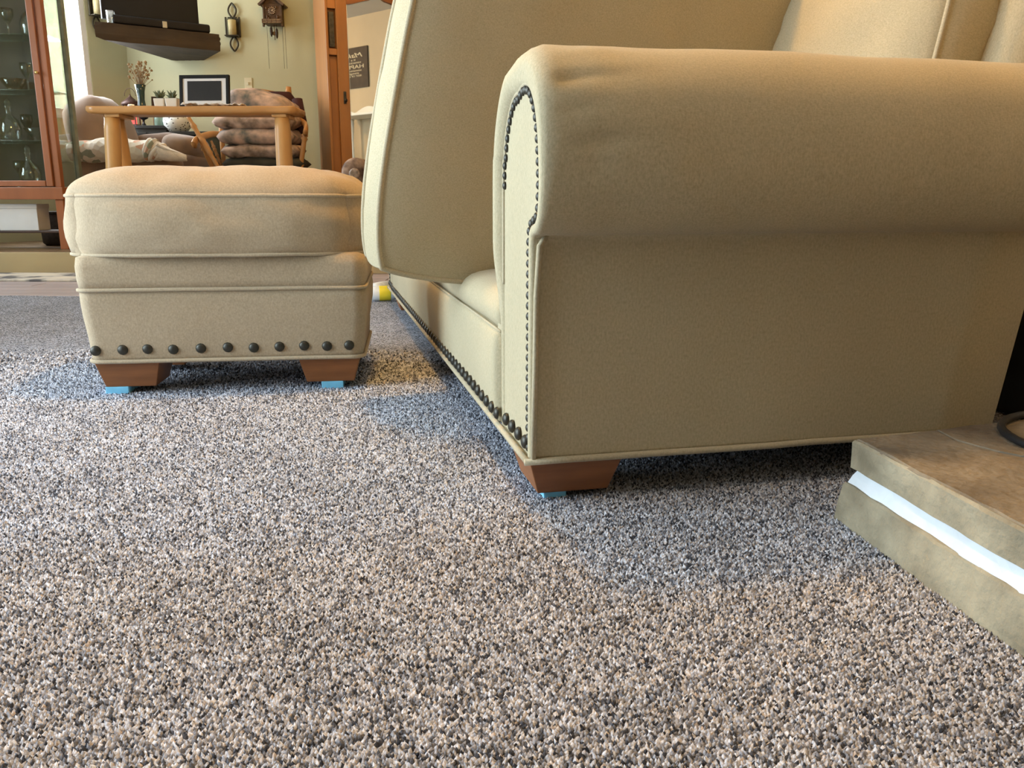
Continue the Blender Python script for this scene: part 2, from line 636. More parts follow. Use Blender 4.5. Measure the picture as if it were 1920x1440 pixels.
# the pile itself: upright yarn tufts over the open part of the carpet, nearest rows finest
def carpet_pile():
    rs = np.random.RandomState(11)
    P, Q = [], []
    y = 0.36
    while y < 2.42:
        stp = 0.0031 + 0.0009 * max(0.0, y - 0.7)
        hw = 0.12 + 0.70 * y
        x0, x1 = max(-hw, X_N + 0.02), min(hw, X_R)
        xs_ = np.arange(x0, x1, stp)
        xs_ = xs_[rs.uniform(0, 1, xs_.size) < min(1.0, max(0.0, (2.45 - y) / 0.75))]
        xs_ = xs_ + rs.uniform(-0.45, 0.45, xs_.size) * stp
        P.append(np.stack([xs_, y + rs.uniform(-0.45, 0.45, xs_.size) * stp, np.full(xs_.size, stp)], 1))
        y += stp * 0.92
    P = np.concatenate(P)
    hc = UZ(1606, 822, 0.117); hv = (UZ(1920, 986, 0.117) - hc).normalized(); hr_ = (UZ(1875, 791, 0.117) - hc).normalized()
    det = hr_.x * hv.y - hr_.y * hv.x
    dx_, dy_ = P[:, 0] - hc.x, P[:, 1] - hc.y
    A_ = (dx_ * hv.y - dy_ * hv.x) / det
    B_ = (hr_.x * dy_ - hr_.y * dx_) / det
    P = P[~((A_ > -0.014) & (B_ > -0.012)) & ~((P[:, 0] > 0.9) & (P[:, 1] > 1.4))]      # no pile under the hearth and the added black box
    n = len(P)
    k = 6
    ang = rs.uniform(0, 6.283, n)[:, None] + np.arange(k)[None, :] * (2 * math.pi / k)
    rad = (P[:, 2] * rs.uniform(0.55, 0.90, n))[:, None]
    h = P[:, 2] * rs.uniform(0.30, 0.95, n)
    V = np.zeros((n, k + 1, 3), np.float32)
    V[:, :k, 0] = P[:, 0:1] + rad * np.cos(ang)
    V[:, :k, 1] = P[:, 1:2] + rad * np.sin(ang)
    V[:, :k, 2] = -0.0015
    V[:, k, 0] = P[:, 0] + rs.normal(0, 0.30, n) * P[:, 2]
    V[:, k, 1] = P[:, 1] + rs.normal(0, 0.30, n) * P[:, 2]
    V[:, k, 2] = h
    base = (np.arange(n) * (k + 1))[:, None]
    a = np.arange(k)[None, :]
    Fc = np.stack([base + a, base + (a + 1) % k, np.broadcast_to(base + k, (n, k))], 2).reshape(-1, 3)
    me = bpy.data.meshes.new('carpet_pile')
    me.vertices.add(n * (k + 1)); me.vertices.foreach_set('co', V.reshape(-1))
    nf = len(Fc)
    me.loops.add(nf * 3); me.loops.foreach_set('vertex_index', Fc.reshape(-1).astype(np.int32))
    me.polygons.add(nf)
    me.polygons.foreach_set('loop_start', (np.arange(nf) * 3).astype(np.int32))
    try:
        me.polygons.foreach_set('loop_total', np.full(nf, 3, np.int32))
    except Exception:
        pass
    me.update(calc_edges=True)
    me.polygons.foreach_set('use_smooth', np.ones(nf, bool))
    at = me.attributes.new('tuft', 'FLOAT', 'POINT')
    at.data.foreach_set('value', np.repeat(rs.uniform(0, 1, n), k + 1).astype(np.float32))
    me.validate()
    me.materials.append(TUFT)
    o_ = bpy.data.objects.new('carpet_pile', me)
    COL.objects.link(o_)
    o_['kind'] = 'stuff'; o_['label'] = 'grey, cream and charcoal yarn tufts of the speckled carpet'; o_['category'] = 'carpet pile'
    return o_


carpet_pile()
# pinkish plank strip between carpet and step, each plank its own piece
PLANK = mat('pinkish_grey_plank', (0.42, 0.36, 0.37), 0.45, 0, 0.14, 5, (0.15, 1, 1), 0.1)
fl2 = struct(rbox('floor', (X_R - X_L, STEP_Y - CARPET_Y, 0.04), PLANK, None, ((X_L + X_R) / 2, (STEP_Y + CARPET_Y) / 2, -0.034), bevel=0), 'strip of pinkish wooden flooring behind the carpet')
pk = None
for r_ in range(8):
    y0 = CARPET_Y + 0.005 + r_ * 0.15
    off = (r_ * 0.83) % 1.9
    x = X_L + 0.05 - off + 1.0
    while x < X_R:
        ln = 1.55
        x1 = min(x + ln, X_R - 0.01)
        if x1 - x > 0.3:
            rbox('plank', (x1 - x - 0.006, 0.143, 0.018), PLANK, fl2, ((x + x1) / 2 - (X_L + X_R) / 2, y0 + 0.072 - (STEP_Y + CARPET_Y) / 2, 0.024), bevel=0.002, seg=1)
        x += ln
# raised floor of the far half
WOODF = mat('worn_brown_plank_floor', (0.20, 0.125, 0.065), 0.4, 0, 0.3, 5, (0.2, 1, 1), 0.1)
fl3 = struct(rbox('floor', (X_R - X_L, Y_F - STEP_Y, STEP_Z - 0.016), WOODF, None, ((X_L + X_R) / 2, (Y_F + STEP_Y) / 2, (STEP_Z - 0.016) / 2), bevel=0), 'raised wooden floor of the far half of the room')
for r_ in range(14):
    y0 = STEP_Y + 0.004 + r_ * 0.16
    x = X_L - ((r_ * 0.71) % 1.6)
    while x < X_R:
        xa, x1 = max(x, X_L + 0.01), min(x + 1.7, X_R - 0.01)
        if x1 - xa > 0.2:
            rbox('plank', (x1 - xa - 0.006, 0.154, 0.018), WOODF, fl3, ((xa + x1) / 2 - (X_L + X_R) / 2, y0 + 0.078 - (Y_F + STEP_Y) / 2, (STEP_Z - 0.016) / 2 + 0.007), bevel=0.002, seg=1)
        x += 1.7
struct(rbox('trim_1', (X_R - X_L, 0.024, STEP_Z - 0.002), mat('beige_riser_paint', (0.44, 0.34, 0.18), 0.5, 0, 0.1, 4, (0.3, 1, 1)), None, ((X_L + X_R) / 2, STEP_Y - 0.013, STEP_Z / 2 - 0.002), bevel=0.004), 'beige riser board of the step')

T_W = 0.10
# far wall
struct(rbox('wall_far', (X_R - X_L + 0.4, T_W, ZC), WALL, None, ((X_L + X_R) / 2, Y_F + T_W / 2, ZC / 2), bevel=0), 'cream far wall')
struct(rbox('wall_right', (T_W, Y_F - Y_B, ZC), WALL2, None, (X_R + T_W / 2, (Y_F + Y_B) / 2, ZC / 2), bevel=0), 'tan wall behind the sofa')
struct(rbox('ceiling', (X_R - X_L + 0.8, Y_F - Y_B + 0.6, 0.08), CEIL, None, ((X_L + X_R) / 2, (Y_F + Y_B) / 2, ZC + 0.04), bevel=0), 'white ceiling')


def wall_with_hole(name, p0, p1, z0, z1, h0, h1, hz0, hz1, thick_n, m, label):
    """wall from p0 to p1 with one rectangular opening between h0..h1 (metres along) and hz0..hz1"""
    d = (Vector(p1) - Vector(p0)); Ln = d.length; d.normalize()
    n = Vector(thick_n)
    bm = bmesh.new()
    def blk(a, b, c, e):
        if b - a < 1e-4 or e - c < 1e-4: return
        vv = []
        for t_ in (0, T_W):
            for (s_, z_) in ((a, c), (b, c), (b, e), (a, e)):
                vv.append(bm.verts.new(Vector(p0) + d * s_ - n * t_ + Vector((0, 0, z_))))
        for f in ((0, 1, 2, 3), (7, 6, 5, 4), (0, 4, 5, 1), (1, 5, 6, 2), (2, 6, 7, 3), (3, 7, 4, 0)):
            bm.faces.new([vv[k] for k in f])
    blk(0, h0, z0, z1); blk(h1, Ln, z0, z1); blk(h0, h1, z0, hz0); blk(h0, h1, hz1, z1)
    bmesh.ops.recalc_face_normals(bm, faces=bm.faces)
    me = bpy.data.meshes.new(name); bm.to_mesh(me); bm.free()
    me.materials.append(m)
    o = bpy.data.objects.new(name, me); link(o)
    return struct(o, label)


WINWHITE = mat('white_window_paint', (0.85, 0.84, 0.80), 0.5, 0, 0.03, 5)
PANE = glass_mat('window_glass', (0.97, 0.99, 1.0), 0.04)


def window(name, c, along, nrm, w, h, label, mull=1):
    root = struct(thing(name, label, 'window', c, math.atan2(along.y, along.x)))
    del root['category']
    fr = 0.05
    for sx in (-1, 1):
        rbox('window_frame', (fr, 0.09, h), WINWHITE, root, (sx * (w / 2 - fr / 2), 0, 0), bevel=0.004)
    for sz in (-1, 1):
        rbox('window_frame', (w - 2 * fr, 0.09, fr), WINWHITE, root, (0, 0, sz * (h / 2 - fr / 2)), bevel=0.004)
    xs = [-(w / 2 - fr)] + [-(w / 2 - fr) + (w - 2 * fr) * k / (mull + 1) for k in range(1, mull + 1)] + [w / 2 - fr]
    for k in range(1, mull + 1):
        rbox('mullion', (0.035, 0.05, h - 2 * fr), WINWHITE, root, (xs[k], 0, 0), bevel=0.004)
    for a, b in zip(xs, xs[1:]):
        rbox('pane', (b - a - 0.03, 0.006, h - 2 * fr), PANE, root, ((a + b) / 2, 0, 0), bevel=0)
    rbox('window_sill', (w + 0.1, 0.13, 0.025), WINWHITE, root, (0, 0.0, -h / 2 - 0.012), bevel=0.004)
    return root


LW = (WL_B - WL_A).length
wall_with_hole('wall_left', WL_A, WL_B, 0, ZC, WS0, WS1, 1.08, 2.58, WNRM, WALL, 'cream diagonal wall with the far window')
window('window_1', wc + Vector((0, 0, 1.83)) - WNRM * 0.05, WDIR, WNRM, 1.20, 1.50, 'bright window behind the glass cabinet', 1)
wall_with_hole('wall_left_near', (X_N, Y_N, 0), (X_N, Y_B, 0), 0, ZC, Y_N - WIN2 - 1.0, Y_N - WIN2 + 1.0, 0.12, 2.08, (1, 0, 0), WALL, 'cream wall with a glazed door beside the carpet')
window('window_2', Vector((X_N - 0.05, WIN2, 1.10)), Vector((0, 1, 0)), Vector((1, 0, 0)), 2.0, 1.96, 'wide glazed door beside the carpet', 1)
struct(rbox('wall_left_return', (X_N - X_L, T_W, ZC), WALL, None, ((X_N + X_L) / 2 - T_W / 2, Y_N + T_W / 2 - 0.0, ZC / 2), bevel=0), 'cream return wall')
wall_with_hole('wall_left_far', (X_L, WL_B.y, 0), (X_L, Y_N, 0), 0, ZC, WL_B.y - 4.45, WL_B.y - 3.25, 0.70, 2.20, (1, 0, 0), WALL, 'cream wall beyond the return')
window('window_added', Vector((X_L - 0.05, 3.85, 1.45)), Vector((0, 1, 0)), Vector((1, 0, 0)), 1.2, 1.5, 'added unseen window in the cream wall beyond the return, lighting the far carpet', 1)  # added window out of view, frames the extra light on the far carpet
struct(rbox('wall_rear', (X_R - X_L + 0.3, T_W, ZC), mat('brown_wall_panelling', (0.13, 0.085, 0.05), 0.7, 0, 0.2, 5, (1, 1, 0.1)), None, ((X_L + X_R) / 2, Y_B - T_W / 2, ZC / 2), bevel=0), 'brown panelled rear wall')
BASEB = mat('oak_baseboard', (0.33, 0.16, 0.06), 0.5, 0, 0.15, 5, (0.2, 1, 1))
struct(rbox('baseboard_far', (X_R + 3.5, 0.018, 0.09), BASEB, None, ((X_R - 3.5) / 2, Y_F - 0.009, STEP_Z + 0.045), bevel=0.004))
struct(rbox('baseboard_right', (0.018, STEP_Y - 1.6, 0.09), BASEB, None, (X_R - 0.009, (STEP_Y + 1.6) / 2, 0.045), bevel=0.004))

# ------------------------------------------------------------------ lamps of the room
BULB = (1.0, 0.53, 0.12)


def ceiling_lamp(loc, power, label):
    root = thing('ceiling_lamp', label, 'lamp', loc)
    lathe('base', [(0.07, 0.0), (0.07, -0.02), (0.05, -0.035)], IRON, root)
    lathe('shade', [(0.16, -0.035), (0.165, -0.05), (0.15, -0.09), (0.10, -0.12), (0.02, -0.13)], mat('lit_glass_shade', (1.0, 0.80, 0.5), 0.4, emit=2.0), root)
    l = bpy.data.lights.new('lamp_bulb', 'POINT'); l.energy = power; l.color = BULB; l.shadow_soft_size = 0.09
    o = bpy.data.objects.new('lamp_bulb', l); link(o, root); o.location = (0, 0, -0.24)
    return root


ceiling_lamp((-0.22, 1.90, ZC), 88, 'round glowing ceiling lamp above the sofa')
ceiling_lamp((-1.3, 5.6, ZC), 20, 'added unseen ceiling lamp above the log table, brightening the far room')  # added lamp out of view, lifts the brightness of the far room

# ------------------------------------------------------------------ sofa
SO = Vector((0.025, 1.13, 0))
SANG = R(12.8)
sofa = thing('sofa', 'beige linen rolled-arm sofa with bronze nailhead trim and brown block legs', 'sofa', SO, SANG)
LEN = 2.50
ZB = 0.066


def s2w(u, v, z=0):
    return Vector((SO.x + u * math.cos(SANG) - v * math.sin(SANG), SO.y + u * math.sin(SANG) + v * math.cos(SANG), z))


AK = [(0, ZB), (0, 0.14), (0, 0.22), (0, 0.30), (0, 0.35), (0.0, 0.3815), (-0.001, 0.3845), (-0.022, 0.386), (-0.045, 0.400), (-0.056, 0.435), (-0.058, 0.475), (-0.052, 0.53), (-0.034, 0.58),
      (0.0, 0.618), (0.05, 0.640), (0.10, 0.643), (0.15, 0.628), (0.195, 0.592), (0.224, 0.545), (0.236, 0.49), (0.238, 0.42), (0.238, 0.34), (0.238, 0.26), (0.238, 0.16), (0.238, ZB)]
AC = resample(chaikin(AK, 3), 0.0075)


def oscale(v, z):
    if v < 0.02 and z < 0.386: return 0.22
    t = max(0, min(1, (v + 0.06) / 0.14))
    top = max(0, min(1, (z - 0.386) / 0.2))
    if v < 0.09: return 0.22 + (0.25 + 0.75 * t) * top * 1.0
    if z > 0.5: return 1.0 + 0.2 * top
    return 1.0


def a_norm(i):
    a, b = AC[max(0, i - 1)], AC[min(len(AC) - 1, i + 1)]
    t = (b - a).normalized()
    return Vector((t.y, -t.x))


AN = [a_norm(i) for i in range(len(AC))]
# smooth normals so that offsets do not fold at the crease
for _ in range(3):
    AN = [(AN[max(0, i - 1)] + AN[i] * 2 + AN[min(len(AN) - 1, i + 1)]).normalized() for i in range(len(AN))]
CEN = Vector((0.09, 0.35))


def u_back(z):
    return 0.775 + 0.17 * (z - 0.06) if z < 0.3 else 0.816 + 0.25 * (z - 0.3)


def uscale(v, z, u):
    if v < 0.02 and z < 0.386: return 0.10 if u > 0 else 0.0
    if v > 0.13:
        k_ = max(0.0, min(1.0, (z - 0.22) / 0.15))
        k_ = k_ * k_ * (3 - 2 * k_)
        return k_ + (0.004 / u if abs(u) > 1e-6 else 0) * (1 - k_)
    t = max(0, min(1, (v + 0.03) / 0.12))
    if u > 0: return 0.10 + 0.90 * max(t, 0.5 * max(0, min(1, (z - 0.386) / 0.15))) if v < 0.09 else 1.0
    return max(0, min(1, (v - 0.02) / 0.12))


def arm_ring(o, u, full=0.0):
    ring = []
    for i, c in enumerate(AC):
        q = c + AN[i] * (o * oscale(c.x, c.y))
        if c.y <= ZB + 0.002: q.y = c.y
        uu = u * uscale(c.x, c.y, u) if not full else 0.06 + (u_back(c.y) - 0.06) * full
        ring.append((uu, q.x, q.y))
    return ring


def build_arm(mirror=False):
    fold = [(0.0, 0.060), (0.002, 0.040), (0.007, 0.020), (0.015, 0.004), (0.026, -0.008), (0.037, -0.011), (0.046, -0.008), (0.052, 0.0), (0.055, 0.006)]
    rings = [arm_ring(o, u) for o, u in reversed(fold)]
    rings += [arm_ring(0, 0, f) for f in (0.004, 0.02, 0.04, 0.06, 0.09, 0.13, 0.18, 0.25, 0.4, 0.55, 0.7, 0.85, 1.0)]
    rr = []
    for k, r_ in enumerate(rings):
        q = []
        for (u, v, z) in r_:
            if z > 0.39 and u > 0.03:
                w = 0.0045 * nz(u * 7, v * 9, z * 9) + 0.0035 * nz(u * 30, v * 30, z * 18) * max(0, 1 - u / 0.25)
                for zc_, am_, ex_ in ((0.585, 0.0045, 0.045), (0.500, 0.0055, 0.05), (0.425, 0.004, 0.035), (0.545, 0.0025, 0.03)):
                    if v < 0.03: w -= am_ * math.exp(-((z - zc_ - 0.10 * (u - 0.05)) / 0.007) ** 2) * math.exp(-max(0, u - 0.05) / ex_)
                v += w * (-1 if v < 0.09 else 1); z += w * 0.6
            q.append((u, (LEN - v) if mirror else v, z))
        rr.append(q)
    arm = loft('arm', rr, LINEN, sofa, caps=(False, True))
    pan = [(0.004, (LEN - v) if mirror else v, z) for (u, v, z) in arm_ring(0.0535, 0.004)]
    p = mesh_obj('arm_front_panel', pan, [tuple(range(len(pan)))], LINEN, arm, smooth=False)
    fixn(p)
    # piping round the front panel
    wl = [(0.0035, v, z) for (u, v, z) in pan if not (z < 0.30 and abs(v - (LEN if mirror else 0)) > 0.12)]
    tube('piping', wl, 0.0032, WELT, arm, n=6)
    # nail heads along the panel edge
    me = nail_mesh(0.0062)
    path = [Vector((c + AN[i] * (0.0535 * oscale(c.x, c.y) + 0.0085))) for i, c in enumerate(AC)]
    for q in resample(path, 0.0147):
        if q.y < ZB + 0.012: continue
        if q.x > 0.13 and q.y < 0.44: continue
        place_mesh('nail_head', me, arm, (0.003, (LEN - q.x) if mirror else q.x, q.y), (-1, 0, 0))
    # outer seam piping (front edge below the roll) and bottom piping
    s = -1 if not mirror else 1
    vo = 0.0 if not mirror else LEN
    tube('piping', [(0.022, vo + s * 0.001, 0.385), (0.012, vo + s * 0.002, 0.37), (0.008, vo + s * 0.002, 0.30), (0.007, vo + s * 0.002, 0.2), (0.005, vo + s * 0.002, ZB + 0.003)], 0.0042, WELT, arm, n=6)
    tube('piping', [(-0.008 + 0.78 * k / 12, vo + s * 0.003, ZB + 0.0015 * nz(k * 3.1, 0)) for k in range(13)], 0.0052, WELT, arm, n=6)
    return arm


build_arm(False)
build_arm(True)

# front rail and spring-edge deck, lofted along the sofa
RP = [(0.03, ZB), (0.0, ZB), (-0.003, 0.09), (-0.005, 0.15), (-0.003, 0.20), (0.0, 0.217), (0.008, 0.222), (0.03, 0.224)]
DP = [(0.012, 0.221), (0.003, 0.232), (0.0, 0.25), (0.008, 0.272), (0.03, 0.287), (0.08, 0.293), (0.2, 0.295), (0.45, 0.295), (0.8, 0.295), (0.8, 0.2), (0.05, 0.2)]
vsn = [0.21 + (LEN - 0.42) * k / 40 for k in range(41)]
loft('front_rail', [[(u + 0.002 * nz(v * 5, z * 8), v, z) for (u, z) in chaikin(RP, 1)] for v in vsn], LINEN, sofa)
loft('seat_deck', [[(u + 0.003 * nz(v * 4, z * 9), v, z + (0.006 * nz(v * 3, u * 6) if z > 0.26 else 0)) for (u, z) in chaikin(DP, 1)] for v in vsn], LINEN, sofa)
tube('piping', [(0.0035, v, 0.2215 + 0.001 * nz(v * 9, 3)) for v in vsn], 0.0025, WELT, sofa, n=6)
tube('piping', [(-0.003, v, ZB) for v in [0.0 + LEN * k / 40 for k in range(41)]], 0.0052, WELT, sofa, n=6)
nme = nail_mesh(0.0108)
k = 0
v = 0.03
while v < LEN - 0.01:
    place_mesh('nail_head', nme, sofa, (0.0015 if v < 0.2 or v > LEN - 0.2 else -0.0045, v, ZB + 0.021 + 0.001 * nz(v * 40, 1)), (-1, 0, 0.05))
    v += 0.043
# back frame
BP = [(0.80, 0.20), (0.80, 0.30), (0.94, 0.80), (0.96, 0.86), (1.00, 0.885), (1.05, 0.87), (1.07, 0.82), (0.865, 0.30), (0.79, ZB), (0.75, ZB), (0.75, 0.2)]
loft('back_frame', [[(u, v, z) for (u, z) in chaikin(BP, 2, True)] for v in [0.20 + (LEN - 0.40) * k / 20 for k in range(21)]], LINEN, sofa)
# block legs
for (u, v) in ((0.071, 0.071), (0.071, LEN - 0.30), (0.70, 0.071), (0.70, LEN - 0.071)):
    rbox('leg', (0.142, 0.142, 0.056), LEGWOOD, sofa, (u, v, 0.010 + 0.028), bevel=0.002, taper=(0.76, 0.76))
for (u, v, lb) in ((0.045, 0.045, 'light blue foam pad under the nearest corner leg of the sofa'),):
    w = s2w(u, v, 0.005)
    tagp(rbox('foam_pad', (0.035, 0.045, 0.0115), PAD, None, w, (0, 0, SANG), bevel=0.002), lb, 'pad', 'blue foam pads under furniture legs')

# seat cushion stood on its edge behind the near arm
TH = R(21)
cu = cushion('seat_cushion', 0.90, 0.76, 0.145, LINEN, None, top=0.028, bot=0.03, side=0.010, corner=0.035, n=30, wr=0.003, seed=2.0, shear=0.17, welt=0.006, mw=WELT)
M = Matrix.Rotation(TH, 4, 'Z') @ Matrix.Rotation(R(97), 4, 'X') @ Matrix.Rotation(R(-1.2), 4, 'Z')
corner = M @ Vector((-0.45 + 0.035 - 0.17 * 0.38, -0.38 + 0.01, 0.0725))
C1 = U(710, 526, 1.66)
cu.matrix_world = Matrix.Translation(C1 - corner) @ M
tagp(cu, 'large beige seat cushion standing upright on its edge inside the sofa', 'cushion')

# loose back cushion beyond the arm
bc = cushion('back_cushion', 0.62, 0.58, 0.135, LINEN, None, top=0.085, bot=0.03, side=0.012, corner=0.05, n=26, wr=0.008, seed=7.0, welt=0.005, mw=WELT)
d1 = Vector((-0.33, 0.944, 0)).normalized()
nrm = Vector((-d1.y, d1.x, 0))
M = Matrix((( -d1.x, 0, nrm.x, 0), (-d1.y, 0, nrm.y, 0), (0, 1, 0, 0), (0, 0, 0, 1)))
M = M @ Matrix.Rotation(R(-13), 4, 'X')
near = M @ Vector((0.31, 0.0, 0.067))
bc.matrix_world = Matrix.Translation(U(1752, 90, 1.56) + Vector((0.0, 0.0, -0.03)) - near) @ M
tagp(bc, 'plump beige back cushion with piped edge resting beyond the sofa arm', 'cushion')

# ------------------------------------------------------------------ ottoman
OF_L, OF_R = U(146, 600, 1.80), U(686, 600, 1.878)
oang = math.atan2(OF_R.y - OF_L.y, OF_R.x - OF_L.x)
OW = (OF_R - OF_L).length
OD = 0.42
oc = (OF_L + OF_R) / 2 + Vector((-math.sin(oang), math.cos(oang), 0)) * (OD / 2)
ott = thing('ottoman', 'square beige linen ottoman with nailhead trim in front of the sofa', 'ottoman', (oc.x, oc.y, 0), oang)


def rrect(W, D, r, n=8, per=10):
    pts = []
    for cx, cy, a0 in ((W / 2 - r, -D / 2 + r, -90), (W / 2 - r, D / 2 - r, 0), (-W / 2 + r, D / 2 - r, 90), (-W / 2 + r, -D / 2 + r, 180)):
        for k_ in range(n + 1):
            a = R(a0 + 90 * k_ / n)
            pts.append((cx + r * math.cos(a), cy + r * math.sin(a)))
    out = []
    for a, b in zip(pts, pts[1:] + pts[:1]):
        a, b = Vector(a), Vector(b)
        m_ = per if (b - a).length > 0.1 else 1
        for k_ in range(m_):
            out.append(tuple(a.lerp(b, k_ / m_)))
    return out


def oring(W, D, r, z, amp=0.0, sd=0.0):
    return [(x + amp * nz(x * 7 + sd, y * 7, z * 12) * (1 if abs(x) > W * 0.45 else 0), y + amp * nz(x * 7, y * 7 + sd, z * 12) * (1 if abs(y) > D * 0.45 else 0), z) for x, y in rrect(W, D, r)]


OZB = 0.078
# lower band tapers a little to the bottom
loft('base_skirt', [oring(OW - 0.022, OD - 0.02, 0.03, OZB), oring(OW - 0.018, OD - 0.016, 0.03, OZB + 0.012), oring(OW - 0.010, OD - 0.01, 0.03, 0.13, 0.004), oring(OW + 0.002, OD, 0.03, 0.18, 0.005), oring(OW + 0.004, OD, 0.03, 0.215, 0.003), oring(OW, OD, 0.03, 0.238)], LINEN_O, ott)
loft('upper_band', [oring(OW - 0.002, OD, 0.03, 0.238), oring(OW + 0.006, OD + 0.004, 0.03, 0.26, 0.004), oring(OW + 0.006, OD + 0.004, 0.03, 0.29, 0.004), oring(OW, OD, 0.03, 0.309), oring(OW - 0.03, OD - 0.03, 0.03, 0.316)], LINEN_O, ott)
WELT_O = linen('ottoman_piping', (0.49, 0.40, 0.285), 0.78)
tube('piping', [(x, y, OZB + 0.0025 * nz(x * 5, y * 5)) for x, y, z in oring(OW - 0.016, OD - 0.014, 0.03, 0)], 0.0048, WELT_O, ott, closed=True, n=6)
tube('piping', [(x, y, 0.2385 + 0.0012 * nz(x * 6, y * 6)) for x, y, z in oring(OW + 0.003, OD + 0.002, 0.03, 0)], 0.0045, WELT_O, ott, closed=True, n=6)
oc_ = cushion('top_cushion', OW + 0.050, OD + 0.04, 0.127, LINEN_O, ott, top=0.066, bot=0.004, side=0.010, corner=0.05, n=36, wr=0.0075, seed=4.0, p=5.0, welt=0.0042, mw=WELT_O)
oc_.location = (-0.012, 0.0, 0.314 + 0.0635)
ome = nail_mesh(0.0118)
xs = [-0.307, -0.247, -0.192, -0.135, -0.073, -0.012, 0.047, 0.106, 0.163, 0.216, 0.268]
for i, x in enumerate(xs):
    place_mesh('nail_head', ome, ott, (x * OW / 0.645 + 0.012, -OD / 2 + 0.0075, OZB + 0.026 + 0.001 * (i % 3)), (0, -1, 0.05))
for sx in (-1, 1):
    for sy in (-1, 1):
        rbox('leg', (0.142, 0.142, 0.064), LEGWOOD, ott, (sx * (OW / 2 - 0.088), sy * (OD / 2 - 0.085), 0.016 + 0.032), bevel=0.002, taper=(0.77, 0.77))


def o2w(x, y, z):
    return Vector((oc.x + x * math.cos(oang) - y * math.sin(oang), oc.y + x * math.sin(oang) + y * math.cos(oang), z))


for (px_, py_, lb) in ((221, 744, 'light blue foam pad under the left front leg of the ottoman'), (624, 731, 'light blue foam pad under the right front leg of the ottoman')):
    w = UP(px_, py_, o2w(0, -OD / 2 + 0.028, 0), Vector((-math.sin(oang), math.cos(oang), 0)))
    lx_ = (w.x - oc.x + math.sin(oang) * (-OD / 2 + 0.028)) / math.cos(oang)
    tagp(rbox('foam_pad', (0.050, 0.075, 0.0175), PAD, None, o2w(lx_, -OD / 2 + 0.028 + 0.0375, 0.0075), (0, 0, oang), bevel=0.0015), lb, 'pad', 'blue foam pads under furniture legs')

# ------------------------------------------------------------------ hearth with slabs, mortar and lamp hoop
HC = UZ(1606, 822, 0.117)
HDV = (UZ(1920, 986, 0.117) - HC).normalized()          # front edge, towards the camera
HDR = (UZ(1875, 791, 0.117) - HC).normalized()          # rear edge, to the right
hearth = thing('stone_hearth', 'low tan stone hearth with a white mortar joint and brown stained top', 'hearth', (HC.x, HC.y, 0))


def hpt(a, b, z):
    q = HDR * a + HDV * b
    return (q.x, q.y, z)


def slab(name, poly, z0, z1, m, rough=0.0027, sd=0.0, bot=0.0):
    """extruded plan outline with irregular edges; bot pushes the lower edge outwards"""
    pts = []
    for (a0, b0), (a1, b1) in zip(poly, poly[1:] + poly[:1]):
        ln = math.hypot(a1 - a0, b1 - b0)
        k_ = max(1, int(ln / 0.02))
        for i in range(k_):
            f = i / k_
            pts.append((a0 + (a1 - a0) * f, b0 + (b1 - b0) * f))
    rings = []
    for z, ins, ex in ((z0, 0.0, bot), (z0 + (z1 - z0) * 0.5, 0.0, bot * 0.5), (z1 - 0.003, 0.0, 0.0), (z1, 0.0035, 0.0)):
        ring = []
        for (a, b) in pts:
            j = rough * (nz(a * 40 + sd, b * 40, z * 30) + nz(a * 110, b * 110 + sd, z * 60))
            ca, cb = (0.4 - a), (0.4 - b)
            l_ = math.hypot(ca, cb) or 1
            ring.append(hpt(a + (ins + j - ex) * ca / l_, b + (ins + j - ex) * cb / l_, z + rough * 0.5 * nz(a * 30, b * 30, sd)))
        rings.append(ring)
    return loft(name, rings, m, hearth, smooth=False)


W_, L_ = 0.95, 0.95
cr = [(0.135, 0.0), (0.128, 0.05), (0.15, 0.11), (0.19, 0.17), (0.22, 0.23)]
o = slab('top_slab', [(0, 0)] + [(0.133, 0.0), (0.126, 0.05), (0.148, 0.11), (0.188, 0.17), (0.218, 0.235), (0.26, 0.34), (0.25, 0.55), (0.26, L_)] + [(0, L_)], 0.075, 0.1165, STONETOP, sd=1.0)
slab('top_slab', [(0.137, 0.0), (W_, 0), (W_, L_), (0.264, L_), (0.254, 0.55), (0.264, 0.34), (0.2215, 0.235), (0.1925, 0.17), (0.152, 0.11), (0.130, 0.05)], 0.075, 0.1175, STONETOP, sd=3.0)
slab('mortar_joint', [(0.004, 0.004), (W_, 0.004), (W_, L_), (0.004, L_)], 0.053, 0.0765, MORTAR, rough=0.0022, sd=5.0, bot=0.012)
slab('base_slab', [(-0.011, -0.008), (0.4, -0.008), (W_, -0.008), (W_, L_), (-0.011, L_)], -0.004, 0.054, STONE, sd=7.0, bot=0.008)
# tan facing on the cut edges of the top slab: same stone, thin front strip with clean (unstained) stone
slab('edge_facing', [(-0.0035, -0.003), (W_, -0.003), (W_, 0.0), (0.0, 0.0), (0.0, L_), (-0.0035, L_)], 0.0755, 0.1145, STONE, sd=11.0)

